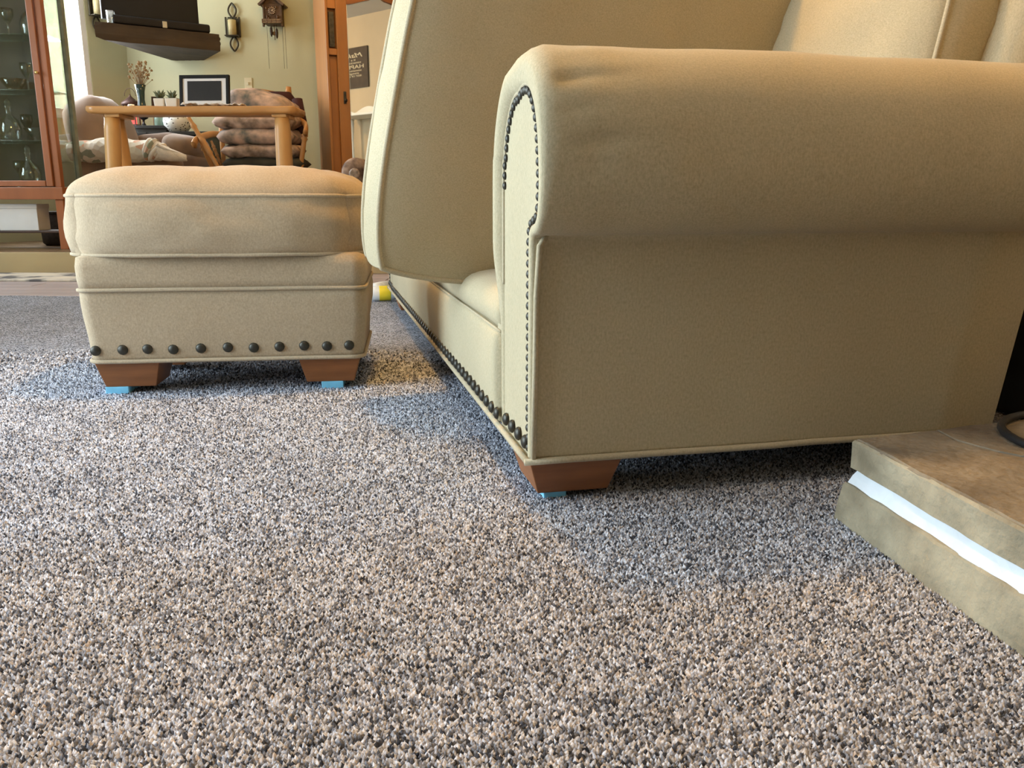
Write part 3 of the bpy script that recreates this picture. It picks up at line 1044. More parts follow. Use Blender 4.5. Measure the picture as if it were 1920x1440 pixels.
# floor lamp with an iron hoop foot on the hearth
lc = Vector((0.812, 1.038, 0.0))
lamp = thing('floor_lamp', 'black iron floor lamp with a hoop foot resting on the hearth', 'lamp', (lc.x, lc.y, 0.118))
hr = 0.150
tube('hoop_foot', [(hr * math.cos(a), hr * math.sin(a), 0.0055) for a in [2 * math.pi * k / 40 for k in range(40)]], 0.0055, IRON, lamp, closed=True, n=10)
tube('cross_bar', [(0, -hr, 0.006), (0, hr, 0.006)], 0.005, IRON, lamp)
tube('pole', [(0, 0, 0.008), (0, 0, 1.32)], 0.009, IRON, lamp)
SHADE = glass_mat('shade_fabric')
shm, nt, bs = nodes_of('cream_lamp_shade')
bs.inputs['Base Color'].default_value = (0.85, 0.72, 0.5, 1)
bs.inputs['Emission Color'].default_value = (1.0, 0.62, 0.28, 1)
bs.inputs['Emission Strength'].default_value = 0.8
verts, faces = [], []
for r_, z in ((0.19, 1.15), (0.12, 1.40)):
    for j in range(28):
        a = 2 * math.pi * j / 28
        verts.append((r_ * math.cos(a), r_ * math.sin(a), z))
for j in range(28):
    faces.append((j, (j + 1) % 28, 28 + (j + 1) % 28, 28 + j))
mesh_obj('lamp_shade', verts, faces, shm, lamp)
lathe('bulb', [(0.012, 1.19), (0.03, 1.22), (0.032, 1.25), (0.015, 1.29), (0.012, 1.31)], mat('lit_bulb', (1.0, 0.75, 0.42), 0.4, emit=6), lamp, n=12)
l = bpy.data.lights.new('floor_lamp_bulb', 'POINT'); l.energy = 2; l.color = BULB; l.shadow_soft_size = 0.05
o = bpy.data.objects.new('floor_lamp_bulb', l); link(o, lamp); o.location = (0, 0, 1.13)

# added black box filling the dark gap behind the sofa, beyond the hearth
stv = thing('added_black_box', 'added low black box filling the dark gap behind the sofa arm', 'box', (1.30, 1.80, 0.0), R(12.8))
rbox('box_body', (0.62, 0.62, 0.40), IRON, stv, (0, 0, 0.20), bevel=0.01)
rbox('box_lid', (0.64, 0.64, 0.03), IRON, stv, (0, 0, 0.416), bevel=0.008)
tube('handle', [(-0.325, -0.06, 0.25), (-0.345, -0.05, 0.25), (-0.345, 0.05, 0.25), (-0.325, 0.06, 0.25)], 0.006, IRON, stv)

# ------------------------------------------------------------------ far room: log table
def flo(px, py, y):
    return U(px, py, y)


TY = 5.30
ta, tb = U(160, 202, TY), U(552, 207, TY)
TZ = (ta.z + tb.z) / 2
TW = tb.x - ta.x
tab = thing('log_table', 'varnished pine log table with a live-edge slab top and round splayed legs', 'table', ((ta.x + tb.x) / 2, TY, STEP_Z))
th_ = TZ - STEP_Z
edge = []
NE = 28
for k in range(NE + 1):
    x = -TW / 2 + TW * k / NE
    edge.append((x, 0.018 * nz(x * 4, 1.3) + 0.01 * nz(x * 11, 4)))
back = [(x, 0.28 + 0.015 * nz(x * 3, 9)) for x, _ in reversed(edge)]
plan = edge + back
def tring(dx, z):
    return [(x * (1 - dx), 0.14 + (y - 0.14) * (1 - dx * 2), z + 0.004 * nz(x * 5, y * 5)) for x, y in plan]
loft('table_top', [tring(0.02, th_ - 0.022), tring(0.0, th_ - 0.010), tring(0.0, th_ + 0.010), tring(0.008, th_ + 0.018)], PINETOP, tab)
PIN2 = PINE
def log_leg(x0, y0, x1, y1, r0, r1):
    pts = []
    for k in range(9):
        f = k / 8
        pts.append((x0 + (x1 - x0) * f, y0 + (y1 - y0) * f, 0.0 + (th_ - 0.020) * f))
    return tube('leg', pts, [r0 + (r1 - r0) * k / 8 + 0.0015 * math.sin(k * 2.1) for k in range(9)], PIN2, tab, n=14)
def tl(px, py, yy=TY):
    q = U(px, py, yy)
    return q.x - tab.location.x
log_leg(tl(213, 470), 0.05, tl(199, 220), 0.08, 0.052, 0.046)
log_leg(tl(232, 470) - 0.02, 0.26, tl(218, 220, TY + 0.21), 0.21, 0.050, 0.044)
log_leg(tl(536, 470), 0.05, tl(522, 220), 0.08, 0.056, 0.044)
log_leg(tl(536, 470) - 0.03, 0.26, tl(522, 220) - 0.03, 0.21, 0.05, 0.044)
for x in (tl(205, 216), tl(520, 216)):
    rbox('cleat', (0.09, 0.22, 0.02), PINE, tab, (x, 0.14, th_ - 0.033), bevel=0.005)
TTOP = TZ + 0.018

# photo frame with a dark screen
fy = TY + 0.13
a, b = U(334, 168, fy), U(430, 168, fy)
fw = b.x - a.x
fh = fw * 0.62
frm = thing('photo_frame', 'black digital photo frame with white mat and dark screen on the log table', 'frame', ((a.x + b.x) / 2, fy, TTOP + 0.004))
frm.rotation_euler = (R(-8), 0, R(-4))
FW = 0.065 * fw
for sx in (-1, 1):
    rbox('frame_rail', (FW, 0.022, fh), BLACK, frm, (sx * (fw / 2 - FW / 2), 0, fh / 2), bevel=0.003)
for z in (FW / 2, fh - FW / 2):
    rbox('frame_rail', (fw - 2 * FW, 0.022, FW), BLACK, frm, (0, 0, z), bevel=0.003)
rbox('mat_board', (fw - 2 * FW, 0.004, fh - 2 * FW), mat('white_mat_board', (0.78, 0.78, 0.80), 0.7, 0, 0.02), frm, (0, -0.002, fh / 2), bevel=0)
rbox('screen', (fw * 0.68, 0.004, fh * 0.60), mat('grey_screen', (0.030, 0.030, 0.032), 0.55, spec=0.2), frm, (0, -0.0055, fh / 2 + 0.002), bevel=0)
rbox('stand', (0.04, 0.08, 0.006), BLACK, frm, (0, 0.045, 0.004), bevel=0.001)
# lace cloth
CLOTH = mat('white_brown_lace', (0.42, 0.35, 0.27), 0.9, 0, 0.3, 60, bump=0.5, col2=(0.85, 0.82, 0.76))
vs, fs = [], []
ca = U(338, 200, TY + 0.02).x - 0.0
cb = U(452, 200, TY + 0.02).x
NX, NYc = 46, 8
for i in range(NX + 1):
    for j in range(NYc + 1):
        x = ca + (cb - ca) * i / NX
        y = TY + 0.03 + 0.11 * j / NYc
        vs.append((x, y, TTOP + 0.010 + 0.014 * abs(nz(x * 16, y * 14)) + 0.010 * nz(x * 45, y * 30)))
for i in range(NX):
    for j in range(NYc):
        q = i * (NYc + 1) + j
        fs.append((q, q + 1, q + NYc + 2, q + NYc + 1))
lo = mesh_obj('lace_cloth', vs, fs, CLOTH)
sm = lo.modifiers.new('thick', 'SOLIDIFY'); sm.thickness = 0.004
tagp(lo, 'crumpled white and brown lace cloth under the photo frame', 'cloth')

# vase with dried flowers
vy = TY + 0.21
vp = U(266, 196, vy)
DKGLASS = mat('dark_teal_glass', (0.03, 0.055, 0.05), 0.12, 0, 0.3, 20)
vase = thing('dried_flower_vase', 'slim dark glass vase of dried tan flowers on the log table', 'vase', (vp.x, vy, TTOP))
VS = 0.0034
lathe('vase', [(0.022, 0), (0.026, 0.004), (0.024, 0.03), (0.020, 0.06), (0.024, 0.11), (0.033, 0.15), (0.030, 0.15), (0.020, 0.11)], DKGLASS, vase, n=16)
DRY = mat('dried_flower_tan', (0.30, 0.21, 0.11), 0.9, 0, 0.35, 60)
rng = random.Random(5)
bm = bmesh.new()
stems = []
for k in range(52):
    a = rng.uniform(0, 2 * math.pi); sp = rng.uniform(0.01, 0.075); hh = rng.uniform(0.18, 0.29)
    st = tube('stem', [(0.004 * math.cos(a), 0.004 * math.sin(a), 0.10), (sp * 0.35 * math.cos(a), sp * 0.35 * math.sin(a), 0.10 + (hh - 0.1) * 0.5), (sp * math.cos(a), sp * math.sin(a), hh)], [0.0016, 0.0013, 0.001], DRY, vase, n=4)
    stems.append((sp * math.cos(a), sp * math.sin(a), hh))
    bl = blob('flower_head', (0.016, 0.016, 0.014), DRY, vase, (sp * math.cos(a), sp * math.sin(a), hh), None, 1.6, 0.3, 8, 5, k) if k == 0 else clone(bl0, vase, (sp * math.cos(a), sp * math.sin(a), hh), (rng.random(), rng.random(), 0), [rng.uniform(0.7, 1.5)] * 3)
    if k == 0: bl0 = bl
bm.free()

# planters with succulents
POTW = mat('white_glazed_pot', (0.74, 0.73, 0.68), 0.35, 0, 0.04, 10)
SUCC = mat('grey_green_succulent', (0.12, 0.15, 0.09), 0.7, 0, 0.35, 30)
for k, (x0, x1, lb) in enumerate(((291, 311, 'small white pot with a spiky succulent, nearer the dried flowers'), (313, 336, 'small white pot with a bushy succulent, beside the photo frame'))):
    yy = TY + 0.17
    A, B = U(x0, 195, yy), U(x1, 195, yy)
    w = B.x - A.x
    pot = thing('potted_succulent', lb, 'plant', ((A.x + B.x) / 2, yy, TTOP), 0, 'potted succulents on the log table')
    rbox('pot', (w, w * 0.9, 0.062), POTW, pot, (0, 0, 0.031), bevel=0.006, taper=(0.85, 0.85))
    rbox('soil', (w * 0.85, w * 0.75, 0.006), mat('dark_soil', (0.03, 0.02, 0.015), 0.9), pot, (0, 0, 0.061), bevel=0)
    rr = random.Random(k + 3)
    for q in range(22):
        a = rr.uniform(0, 6.28); sp = rr.uniform(0.006, 0.032); hh = rr.uniform(0.02, 0.055)
        tube('leaf', [(sp * 0.2 * math.cos(a), sp * 0.2 * math.sin(a), 0.06), (sp * 0.7 * math.cos(a), sp * 0.7 * math.sin(a), 0.06 + hh * 0.6), (sp * 1.3 * math.cos(a), sp * 1.3 * math.sin(a), 0.06 + hh)], [0.005, 0.007, 0.001], SUCC, pot, n=5)
# little brown frame behind the pots
q = U(294, 185, TY + 0.245)
sf = thing('small_picture_frame', 'small dark brown picture frame leaning behind the white pots', 'frame', (q.x, TY + 0.245, TTOP))
sf.rotation_euler = (R(-10), 0, R(8))
DKB = mat('dark_brown_wood', (0.055, 0.025, 0.014), 0.5, 0, 0.2, 10)
for sx in (-1, 1): rbox('frame_rail', (0.012, 0.012, 0.085), DKB, sf, (sx * 0.030, 0, 0.0425), bevel=0.002)
for z in (0.006, 0.079): rbox('frame_rail', (0.048, 0.012, 0.012), DKB, sf, (0, 0, z), bevel=0.002)
rbox('picture', (0.05, 0.004, 0.064), mat('brown_picture', (0.09, 0.05, 0.03), 0.5, 0, 0.4, 30), sf, (0, 0, 0.0425), bevel=0)
# tea light
q = U(246, 196, TY + 0.1)
tl_ = thing('tea_light', 'small white tea light candle on the left of the log table', 'candle', (q.x, TY + 0.1, TTOP))
lathe('cup', [(0.02, 0), (0.021, 0.014), (0.019, 0.014)], mat('tin', (0.6, 0.6, 0.58), 0.3, 0.9), tl_, n=14)
lathe('wax', [(0.018, 0.004), (0.018, 0.019), (0.004, 0.021)], mat('glowing_wax', (0.95, 0.75, 0.5), 0.5, emit=0.8), tl_, n=14)

# ------------------------------------------------------------------ dark cabinet behind the table with lantern and jars
KY = 6.86
ka, kb = U(236, 234, KY), U(314, 236, KY)
KT = (ka.z + kb.z) / 2
cab = thing('side_cabinet', 'black cabinet behind the log table holding the red lantern', 'cabinet', ((ka.x + kb.x) / 2, KY + 0.2, STEP_Z))
kw, kh = kb.x - ka.x, KT - STEP_Z
DKCAB = mat('black_stained_wood', (0.022, 0.024, 0.022), 0.4, 0, 0.3, 8)
rbox('body', (kw - 0.03, 0.38, kh - 0.02), DKCAB, cab, (0, 0, (kh - 0.02) / 2), bevel=0.004)
rbox('cabinet_top', (kw, 0.40, 0.025), DKCAB, cab, (0, 0, kh - 0.0125), bevel=0.004)
for sx in (-1, 1):
    d_ = rbox('door', (kw / 2 - 0.03, 0.016, kh - 0.09), DKCAB, cab, (sx * (kw / 4 - 0.006), -0.195, (kh - 0.02) / 2), bevel=0.003)
    lathe('knob', [(0.004, 0), (0.01, 0.01), (0.012, 0.018), (0.004, 0.024)], BRASS, d_, (-sx * (kw / 4 - 0.05), -0.008, 0.05), (R(90), 0, 0), n=12)


def on_cab(px, y=KY + 0.12):
    return U(px, 234, y).x


LANT = mat('dark_lantern_metal', (0.06, 0.025, 0.018), 0.5, 0.3, 0.3, 20)
lx = on_cab(249)
lan = thing('candle_lantern', 'dark metal lantern with a glowing red candle behind the table edge', 'lantern', (lx, KY + 0.12, KT))
u_ = 0.0040
rbox('lantern_base', (0.105, 0.10, 0.016), LANT, lan, (0, 0, 0.008), bevel=0.003)
for sx in (-1, 1):
    for sy in (-1, 1):
        rbox('post', (0.008, 0.008, 0.15), LANT, lan, (sx * 0.043, sy * 0.043, 0.09), bevel=0.001)
lathe('candle', [(0.034, 0.016), (0.034, 0.105), (0.006, 0.108)], mat('glowing_red_wax', (0.95, 0.10, 0.09), 0.4, emit=1.6), lan, n=18)
lathe('lantern_roof', [(0.075, 0.165), (0.07, 0.185), (0.05, 0.20), (0.022, 0.222), (0.008, 0.235), (0.003, 0.25)], LANT, lan, n=16)
tube('handle', [(0.045 * math.cos(a), 0, 0.235 + 0.06 * math.sin(a)) for a in [math.pi * k / 12 for k in range(13)]], 0.0022, LANT, lan, n=5)

bx_ = on_cab(272)
blv = thing('globe_vase', 'round black globe vase beside the red candle lantern', 'vase', (bx_, KY + 0.10, KT))
lathe('globe', [(0.014, 0.0), (0.02, 0.006), (0.008, 0.03), (0.01, 0.05), (0.033, 0.06), (0.046, 0.085), (0.046, 0.105), (0.033, 0.125), (0.012, 0.138)], mat('black_glaze', (0.012, 0.014, 0.018), 0.2), blv, n=20)
gj = thing('jar', 'pale green glass jar between the globe vase and spotted pot', 'jar', (on_cab(301), KY + 0.12, KT))
lathe('jar_body', [(0.04, 0), (0.046, 0.01), (0.046, 0.10), (0.034, 0.12), (0.034, 0.125)], mat('pale_green_glass', (0.16, 0.24, 0.19), 0.2), gj, n=20)
lathe('lid', [(0.036, 0.125), (0.036, 0.142), (0.01, 0.146)], mat('dark_lid', (0.03, 0.03, 0.03), 0.4), gj, n=20)
ck = thing('pillar_candle', 'cream pillar candle on the black cabinet next to the green jar', 'candle', (on_cab(288), KY + 0.17, KT))
lathe('wax', [(0.020, 0), (0.020, 0.13), (0.004, 0.134)], mat('cream_wax', (0.8, 0.62, 0.38), 0.5), ck, n=14)
tube('wick', [(0, 0, 0.132), (0, 0, 0.142)], 0.0012, BLACK, ck, n=5)
# spotted round pot (white with black flecks)
spm, nt, bs = nodes_of('white_with_black_flecks')
tc = nt.nodes.new('ShaderNodeTexCoord'); vo = nt.nodes.new('ShaderNodeTexVoronoi'); vo.inputs['Scale'].default_value = 42
mpn = nt.nodes.new('ShaderNodeMapping'); mpn.inputs['Scale'].default_value = (1, 1, 1.6)
nt.links.new(tc.outputs['Object'], mpn.inputs[0]); nt.links.new(mpn.outputs[0], vo.inputs['Vector'])
rp = nt.nodes.new('ShaderNodeValToRGB'); rp.color_ramp.elements[0].position = 0.24; rp.color_ramp.elements[0].color = (0.03, 0.03, 0.03, 1)
rp.color_ramp.elements[1].position = 0.30; rp.color_ramp.elements[1].color = (0.78, 0.82, 0.79, 1)
nt.links.new(vo.outputs['Distance'], rp.inputs[0]); nt.links.new(rp.outputs[0], bs.inputs['Base Color'])
bs.inputs['Roughness'].default_value = 0.3
PY_ = KY + 0.06
q = U(335, 249, PY_)
e0_, e1_ = U(317, 252, PY_ - 0.15).x, U(392, 252, PY_ - 0.15).x
stb = thing('side_table', 'black side table under the white flecked pot', 'table', ((e0_ + e1_) / 2, PY_ + 0.02, STEP_Z))
sh = q.z - STEP_Z
rbox('table_top', (e1_ - e0_, 0.34, 0.03), DKCAB, stb, (0, 0, sh - 0.015), bevel=0.004)
rbox('apron', (e1_ - e0_ - 0.04, 0.30, 0.16), DKCAB, stb, (0, 0, sh - 0.11), bevel=0.004)
for sx in (-1, 1):
    for sy in (-1, 1):
        rbox('leg', (0.035, 0.035, sh - 0.03), DKCAB, stb, (sx * ((e1_ - e0_) / 2 - 0.03), sy * 0.14, (sh - 0.03) / 2), bevel=0.003, taper=(0.7, 0.7))
sp_ = thing('spotted_pot', 'white round pot with black flecks glimpsed under the log table top', 'pot', (q.x, PY_, q.z))
lathe('pot_body', [(0.035, 0), (0.07, 0.01), (0.105, 0.05), (0.112, 0.09), (0.10, 0.135), (0.06, 0.16), (0.05, 0.165), (0.045, 0.16)], spm, sp_, n=28)
tube('rim', [(0.055 * math.cos(a), 0.055 * math.sin(a), 0.165) for a in [2 * math.pi * k / 20 for k in range(20)]], 0.006, spm, sp_, closed=True, n=6)

# ------------------------------------------------------------------ recliner with knitted blanket
BR = mat('brown_microfibre', (0.17, 0.105, 0.065), 0.85, 0, 0.15, 8, bump=0.1, sheen=0.4)
BR2 = mat('tan_microfibre', (0.24, 0.165, 0.11), 0.85, 0, 0.12, 8, bump=0.1, sheen=0.4)
RY = 6.05
ra, rb = U(125, 240, RY), U(385, 240, RY)
rec = thing('recliner', 'tan and brown upholstered recliner with its footrest out behind the log table', 'recliner', ((ra.x + rb.x) / 2, RY + 0.25, STEP_Z))
def rl(px, py, yy=RY):
    w = U(px, py, yy)
    return Vector((w.x - rec.location.x, yy - rec.location.y, w.z - STEP_Z))
q = rl(165, 240)
top_ = rl(165, 171).z
blob('backrest', (0.36, 0.66, 0.78), BR2, rec, (q.x + 0.0, 0.02, top_ - 0.39), (0, R(-14), 0), 3.0, 0.05)
rbox('base', (0.92, 0.60, 0.16), DKB, rec, (0.05, 0.02, 0.08), bevel=0.02)
q1, q2 = rl(160, 292), rl(345, 292)
blob('seat', (q2.x - q1.x + 0.1, 0.56, 0.24), BR, rec, ((q1.x + q2.x) / 2, 0.02, q1.z - 0.09), None, 5.0, 0.02)
qa, qb = rl(225, 262, RY + 0.5), rl(350, 262, RY + 0.5)
blob('arm', (qb.x - qa.x + 0.08, 0.20, 0.34), BR, rec, ((qa.x + qb.x) / 2, 0.30, rl(300, 250, RY + 0.5).z - 0.17), (0, R(-5), 0), 3.2, 0.04)
blob('arm', (0.62, 0.18, 0.26), BR, rec, (0.0, -0.24, rl(260, 285).z - 0.13), None, 4.0, 0.03)
qc = rl(348, 268, RY + 0.3)
blob('footrest', (0.26, 0.5, 0.20), BR2, rec, (qc.x, 0.06, rl(348, 253, RY + 0.3).z - 0.10), (0, R(8), 0), 3.0, 0.03)
# knitted blanket along the near arm: a soft roll with an open, fringed end
KN, nt, bs = nodes_of('cream_coral_sage_knit')
tc = nt.nodes.new('ShaderNodeTexCoord'); vo = nt.nodes.new('ShaderNodeTexVoronoi'); vo.inputs['Scale'].default_value = 26
nt.links.new(tc.outputs['Object'], vo.inputs['Vector'])
rp = nt.nodes.new('ShaderNodeValToRGB'); rp.color_ramp.interpolation = 'CONSTANT'
rp.color_ramp.elements[0].color = (0.70, 0.66, 0.56, 1); rp.color_ramp.elements[1].position = 0.62; rp.color_ramp.elements[1].color = (0.58, 0.36, 0.25, 1)
e = rp.color_ramp.elements.new(0.74); e.color = (0.30, 0.33, 0.25, 1)
e = rp.color_ramp.elements.new(0.84); e.color = (0.76, 0.73, 0.66, 1)
sp2 = nt.nodes.new('ShaderNodeSeparateColor'); nt.links.new(vo.outputs['Color'], sp2.inputs[0])
nt.links.new(sp2.outputs[0], rp.inputs[0]); nt.links.new(rp.outputs[0], bs.inputs['Base Color'])
bs.inputs['Roughness'].default_value = 0.95
bp = nt.nodes.new('ShaderNodeBump'); bp.inputs['Strength'].default_value = 0.8; bp.inputs['Distance'].default_value = 0.01
nt.links.new(vo.outputs['Distance'], bp.inputs['Height']); nt.links.new(bp.outputs[0], bs.inputs['Normal'])
KNW = mat('white_knit', (0.82, 0.78, 0.70), 0.95, 0, 0.1, 30, bump=0.8, bscale=160)
bpts, brad = [], []
for k in range(25):
    f = k / 24
    px = 133 + (292 - 133) * f
    py = 285 - 3 * math.sin(f * 3) + 4 * nz(f * 6, 2)
    w = U(px, py, RY - 0.08)
    bpts.append((w.x, w.y, w.z)); brad.append(0.080 * (0.8 + 0.25 * math.sin(f * 3.1)) * (1 + 0.08 * nz(f * 9, 5)))
blk = thing('knitted_blanket', 'cream and coral knitted blanket draped along the recliner', 'blanket', bpts[12])
off = Vector(bpts[12])
tube('blanket_roll', [Vector(p) - off for p in bpts], brad, KN, blk, n=14)
bw = U(292, 282, RY - 0.10) - off
blob('blanket_bunch', (0.13, 0.12, 0.13), KNW, blk, bw, (0, R(25), 0), 2.4, 0.25, 24, 14)
for k in range(6):
    rr_ = 0.066 + 0.010 * math.sin(k * 2.3)
    ax = Vector((0.020 * (k - 2.5), 0, 0.010 - 0.008 * k))
    tl0 = R(20 + 9 * k)
    tube('blanket_fold', [bw + ax + Vector((rr_ * math.cos(a) * math.sin(tl0) * 0.9, rr_ * math.sin(a) * 0.9, rr_ * math.cos(a) * math.cos(tl0))) for a in [2 * math.pi * q / 18 for q in range(18)]], 0.013 + 0.003 * (k % 2), KN if k % 3 == 1 else KNW, blk, closed=True, n=8)
ta_ = [U(300, 284, RY - 0.12) - off, U(315, 290, RY - 0.13) - off, U(332, 293, RY - 0.12) - off, U(350, 297, RY - 0.1) - off]
tp_ = chaikin([tuple(p) for p in ta_], 2)
tube('blanket_tail', tp_, [0.055 - 0.040 * (k / (len(tp_) - 1)) ** 1.5 for k in range(len(tp_))], KNW, blk, n=12)
for k in range(4):
    tube('blanket_fold', [Vector(p) + Vector((0, -0.045 * (1 - i / len(tp_)) * math.cos(k * 0.7), (0.045 - 0.026 * k) * (1 - 0.7 * i / len(tp_)))) for i, p in enumerate(tp_)], [0.012 - 0.006 * i / len(tp_) for i in range(len(tp_))], KNW, blk, n=6)

# ------------------------------------------------------------------ rocking chair with a stack of cushions
CYR = 6.15
TAP = mat('faded_floral_tapestry', (0.17, 0.125, 0.085), 0.9, 0, 0.45, 13, (1, 1, 1), 0.2, 60, col2=(0.44, 0.33, 0.27))
TAP2 = mat('blue_pink_floral_tapestry', (0.16, 0.19, 0.19), 0.9, 0, 0.4, 11, (1, 1, 1), 0.2, 60, col2=(0.48, 0.35, 0.29))
DKT = mat('dark_green_tapestry', (0.05, 0.048, 0.035), 0.9, 0, 0.3, 9, bump=0.2)
MAPLE = mat('honey_maple', (0.50, 0.25, 0.08), 0.35, 0, 0.18, 8, (1, 1, 0.2), 0.04)
roc = thing('rocking_chair', 'honey maple rocking chair with turned spindles beside the wardrobe', 'chair', U(475, 300, CYR).to_2d().to_3d() + Vector((0, 0, STEP_Z)))
rx = roc.location.x
def cl(px, py, yy=CYR):
    w = U(px, py, yy)
    return Vector((w.x - rx, yy - CYR, w.z - STEP_Z))
def turned(name, p0, p1, r, beads, parent=roc, n=10):
    p0, p1 = Vector(p0), Vector(p1)
    pts, rad = [], []
    K = 26
    for k in range(K + 1):
        f = k / K
        pts.append(p0.lerp(p1, f))
        s_ = r * (0.75 + 0.25 * math.sin(f * math.pi))
        for bb in beads:
            s_ += r * 0.55 * math.exp(-((f - bb) / 0.022) ** 2)
        rad.append(s_)
    return tube(name, pts, rad, MAPLE, parent, n=n)
# seat
st = cl(475, 322, CYR)
rbox('seat', (0.56, 0.52, 0.035), MAPLE, roc, (0, 0.18, st.z - 0.02), bevel=0.015)
zs = st.z - 0.02
# back posts and crest rail
turned('back_post', (cl(541, 318, CYR + 0.42).x - 0.02, 0.42, zs), cl(541, 163, CYR + 0.48), 0.020, (0.80, 0.86, 0.93, 0.98))
turned('back_post', (cl(420, 318, CYR + 0.42).x, 0.42, zs), cl(410, 163, CYR + 0.48), 0.020, (0.80, 0.86, 0.93, 0.98))
c0, c1 = cl(412, 178, CYR + 0.47), cl(540, 178, CYR + 0.47)
NCR = 14
rings = []
for k in range(NCR + 1):
    f = k / NCR
    x = c0.x + (c1.x - c0.x) * f
    hgt = 0.05 * math.sin(math.pi * f) * 0.9
    z0 = c0.z - 0.05
    rings.append([(x, 0.46, z0), (x, 0.485, z0), (x, 0.485, c0.z + hgt), (x, 0.46, c0.z + hgt)])
loft('crest_rail', rings, MAPLE, roc, smooth=False)
for k in range(5):
    x = c0.x + (c1.x - c0.x) * (k + 1) / 6
    turned('spindle', (x, 0.43, zs), (x, 0.472, c0.z - 0.04), 0.010, (0.3, 0.7), n=8)
# arms with scrolled ends and turned arm posts
for sgn, pe, pb in ((-1, cl(366, 264, CYR - 0.10), cl(418, 252, CYR + 0.40)), (1, cl(574, 242, CYR - 0.06), cl(556, 226, CYR + 0.44))):
    pts = [pb, pb.lerp(pe, 0.35) + Vector((0.01 * sgn, 0, 0.02)), pb.lerp(pe, 0.7) + Vector((0.02 * sgn, 0, 0.012)), pe, pe + Vector((0.0, -0.03, -0.03))]
    pts = [tuple(p) for p in pts]
    pts = chaikin(pts, 2)
    tube('armrest', pts, [0.020 + 0.012 * (i / len(pts)) for i in range(len(pts))], MAPLE, roc, n=10, flat=0.6)
turned('arm_post', (cl(402, 322, CYR - 0.02).x, 0.0, zs), cl(378, 268, CYR - 0.08), 0.018, (0.15, 0.22, 0.8, 0.88))
turned('arm_post', (cl(560, 322, CYR - 0.02).x, 0.0, zs), cl(573, 244, CYR - 0.04), 0.018, (0.15, 0.22, 0.8, 0.88))
# slanted turned brace seen at the left of the stack
turned('side_spindle', cl(412, 318, CYR - 0.12), cl(352, 218, CYR - 0.04), 0.017, (0.32, 0.40, 0.48, 0.55, 0.82))
turned('side_spindle', cl(418, 318, CYR + 0.1), cl(396, 264, CYR + 0.1), 0.011, (0.3, 0.5, 0.7, 0.8))
for sx in (-1, 1):
    for yy, lean in ((0.0, 0.03), (0.40, -0.03)):
        turned('leg', (sx * 0.25, yy + lean, 0.055), (sx * 0.22, yy, zs - 0.01), 0.018, (0.3, 0.7))
    tube('rocker', [(sx * 0.25, -0.22 + 0.09 * k, 0.025 + 0.0045 * (k - 5) ** 2 * 0.5) for k in range(11)], 0.020, MAPLE, roc, n=8, flat=0.6)
# dark red jacket over the chair back
JK = mat('dark_maroon_cloth', (0.040, 0.010, 0.012), 0.85, 0, 0.25, 9, bump=0.2)
ja, jb = cl(500, 171, CYR + 0.38), cl(560, 290, CYR + 0.38)
jk = thing('jacket', 'dark maroon jacket hung over the rocking chair back', 'jacket', (rx, CYR, STEP_Z))
rings = []
for k in range(13):
    f = k / 12
    z = ja.z - 0.005 + (jb.z - ja.z) * f
    xl = ja.x - 0.06 + 0.02 * f
    xr = ja.x + 0.17 + (jb.x + 0.02 - ja.x - 0.17) * (min(1, f * 3)) ** 0.6
    rings.append([(xl, 0.37, z), (xl + (xr - xl) * 0.3, 0.345 + 0.012 * nz(f * 5, 1), z), (xl + (xr - xl) * 0.7, 0.35 + 0.014 * nz(f * 5, 3), z), (xr, 0.375, z), (xr, 0.42, z), (xl + (xr - xl) * 0.5, 0.43, z), (xl, 0.42, z)])
loft('jacket_body', rings, JK, jk)
tube('sleeve', [(jb.x + 0.015, 0.36, ja.z - 0.06), (jb.x + 0.035, 0.34, ja.z - 0.22), (jb.x + 0.02, 0.33, jb.z + 0.06)], [0.04, 0.05, 0.042], JK, jk, n=10)

# stacked cushions
def stack(x0, x1, y0, y1, m, lb, sd, ymid=CYR + 0.12, tilt=0.0, box=False):
    A, B = U(x0, (y0 + y1) / 2, ymid - 0.22), U(x1, (y0 + y1) / 2, ymid - 0.22)
    zt, zb = U(x0, y0, ymid - 0.18).z, U(x0, y1, ymid - 0.18).z
    w = B.x - A.x
    o_ = pillow_mesh('stacked_cushion', w * 1.0, 0.46, (zt - zb) * 1.22, m, None, 18, 0.016, sd, ((A.x + B.x) / 2, ymid, (zt + zb) / 2), (R(3), tilt, R(4 * math.sin(sd))))
    per = []
    return tagp(o_, lb, 'cushion', 'cushions piled on the rocking chair')
stack(406, 566, 293, 318, DKT, 'dark green cushion at the bottom of the pile on the rocking chair', 1)
stack(402, 556, 268, 294, TAP, 'tan tapestry cushion second from the bottom of the pile', 2)
stack(396, 548, 238, 269, TAP2, 'blue and tan floral cushion just below the table edge in the pile', 3)
stack(388, 548, 208, 240, TAP, 'tan leaf-pattern cushion half hidden by the log table slab', 4)
stack(420, 540, 170, 214, TAP2, 'plump floral cushion on top of the pile, beside the photo frame', 5, tilt=R(15))

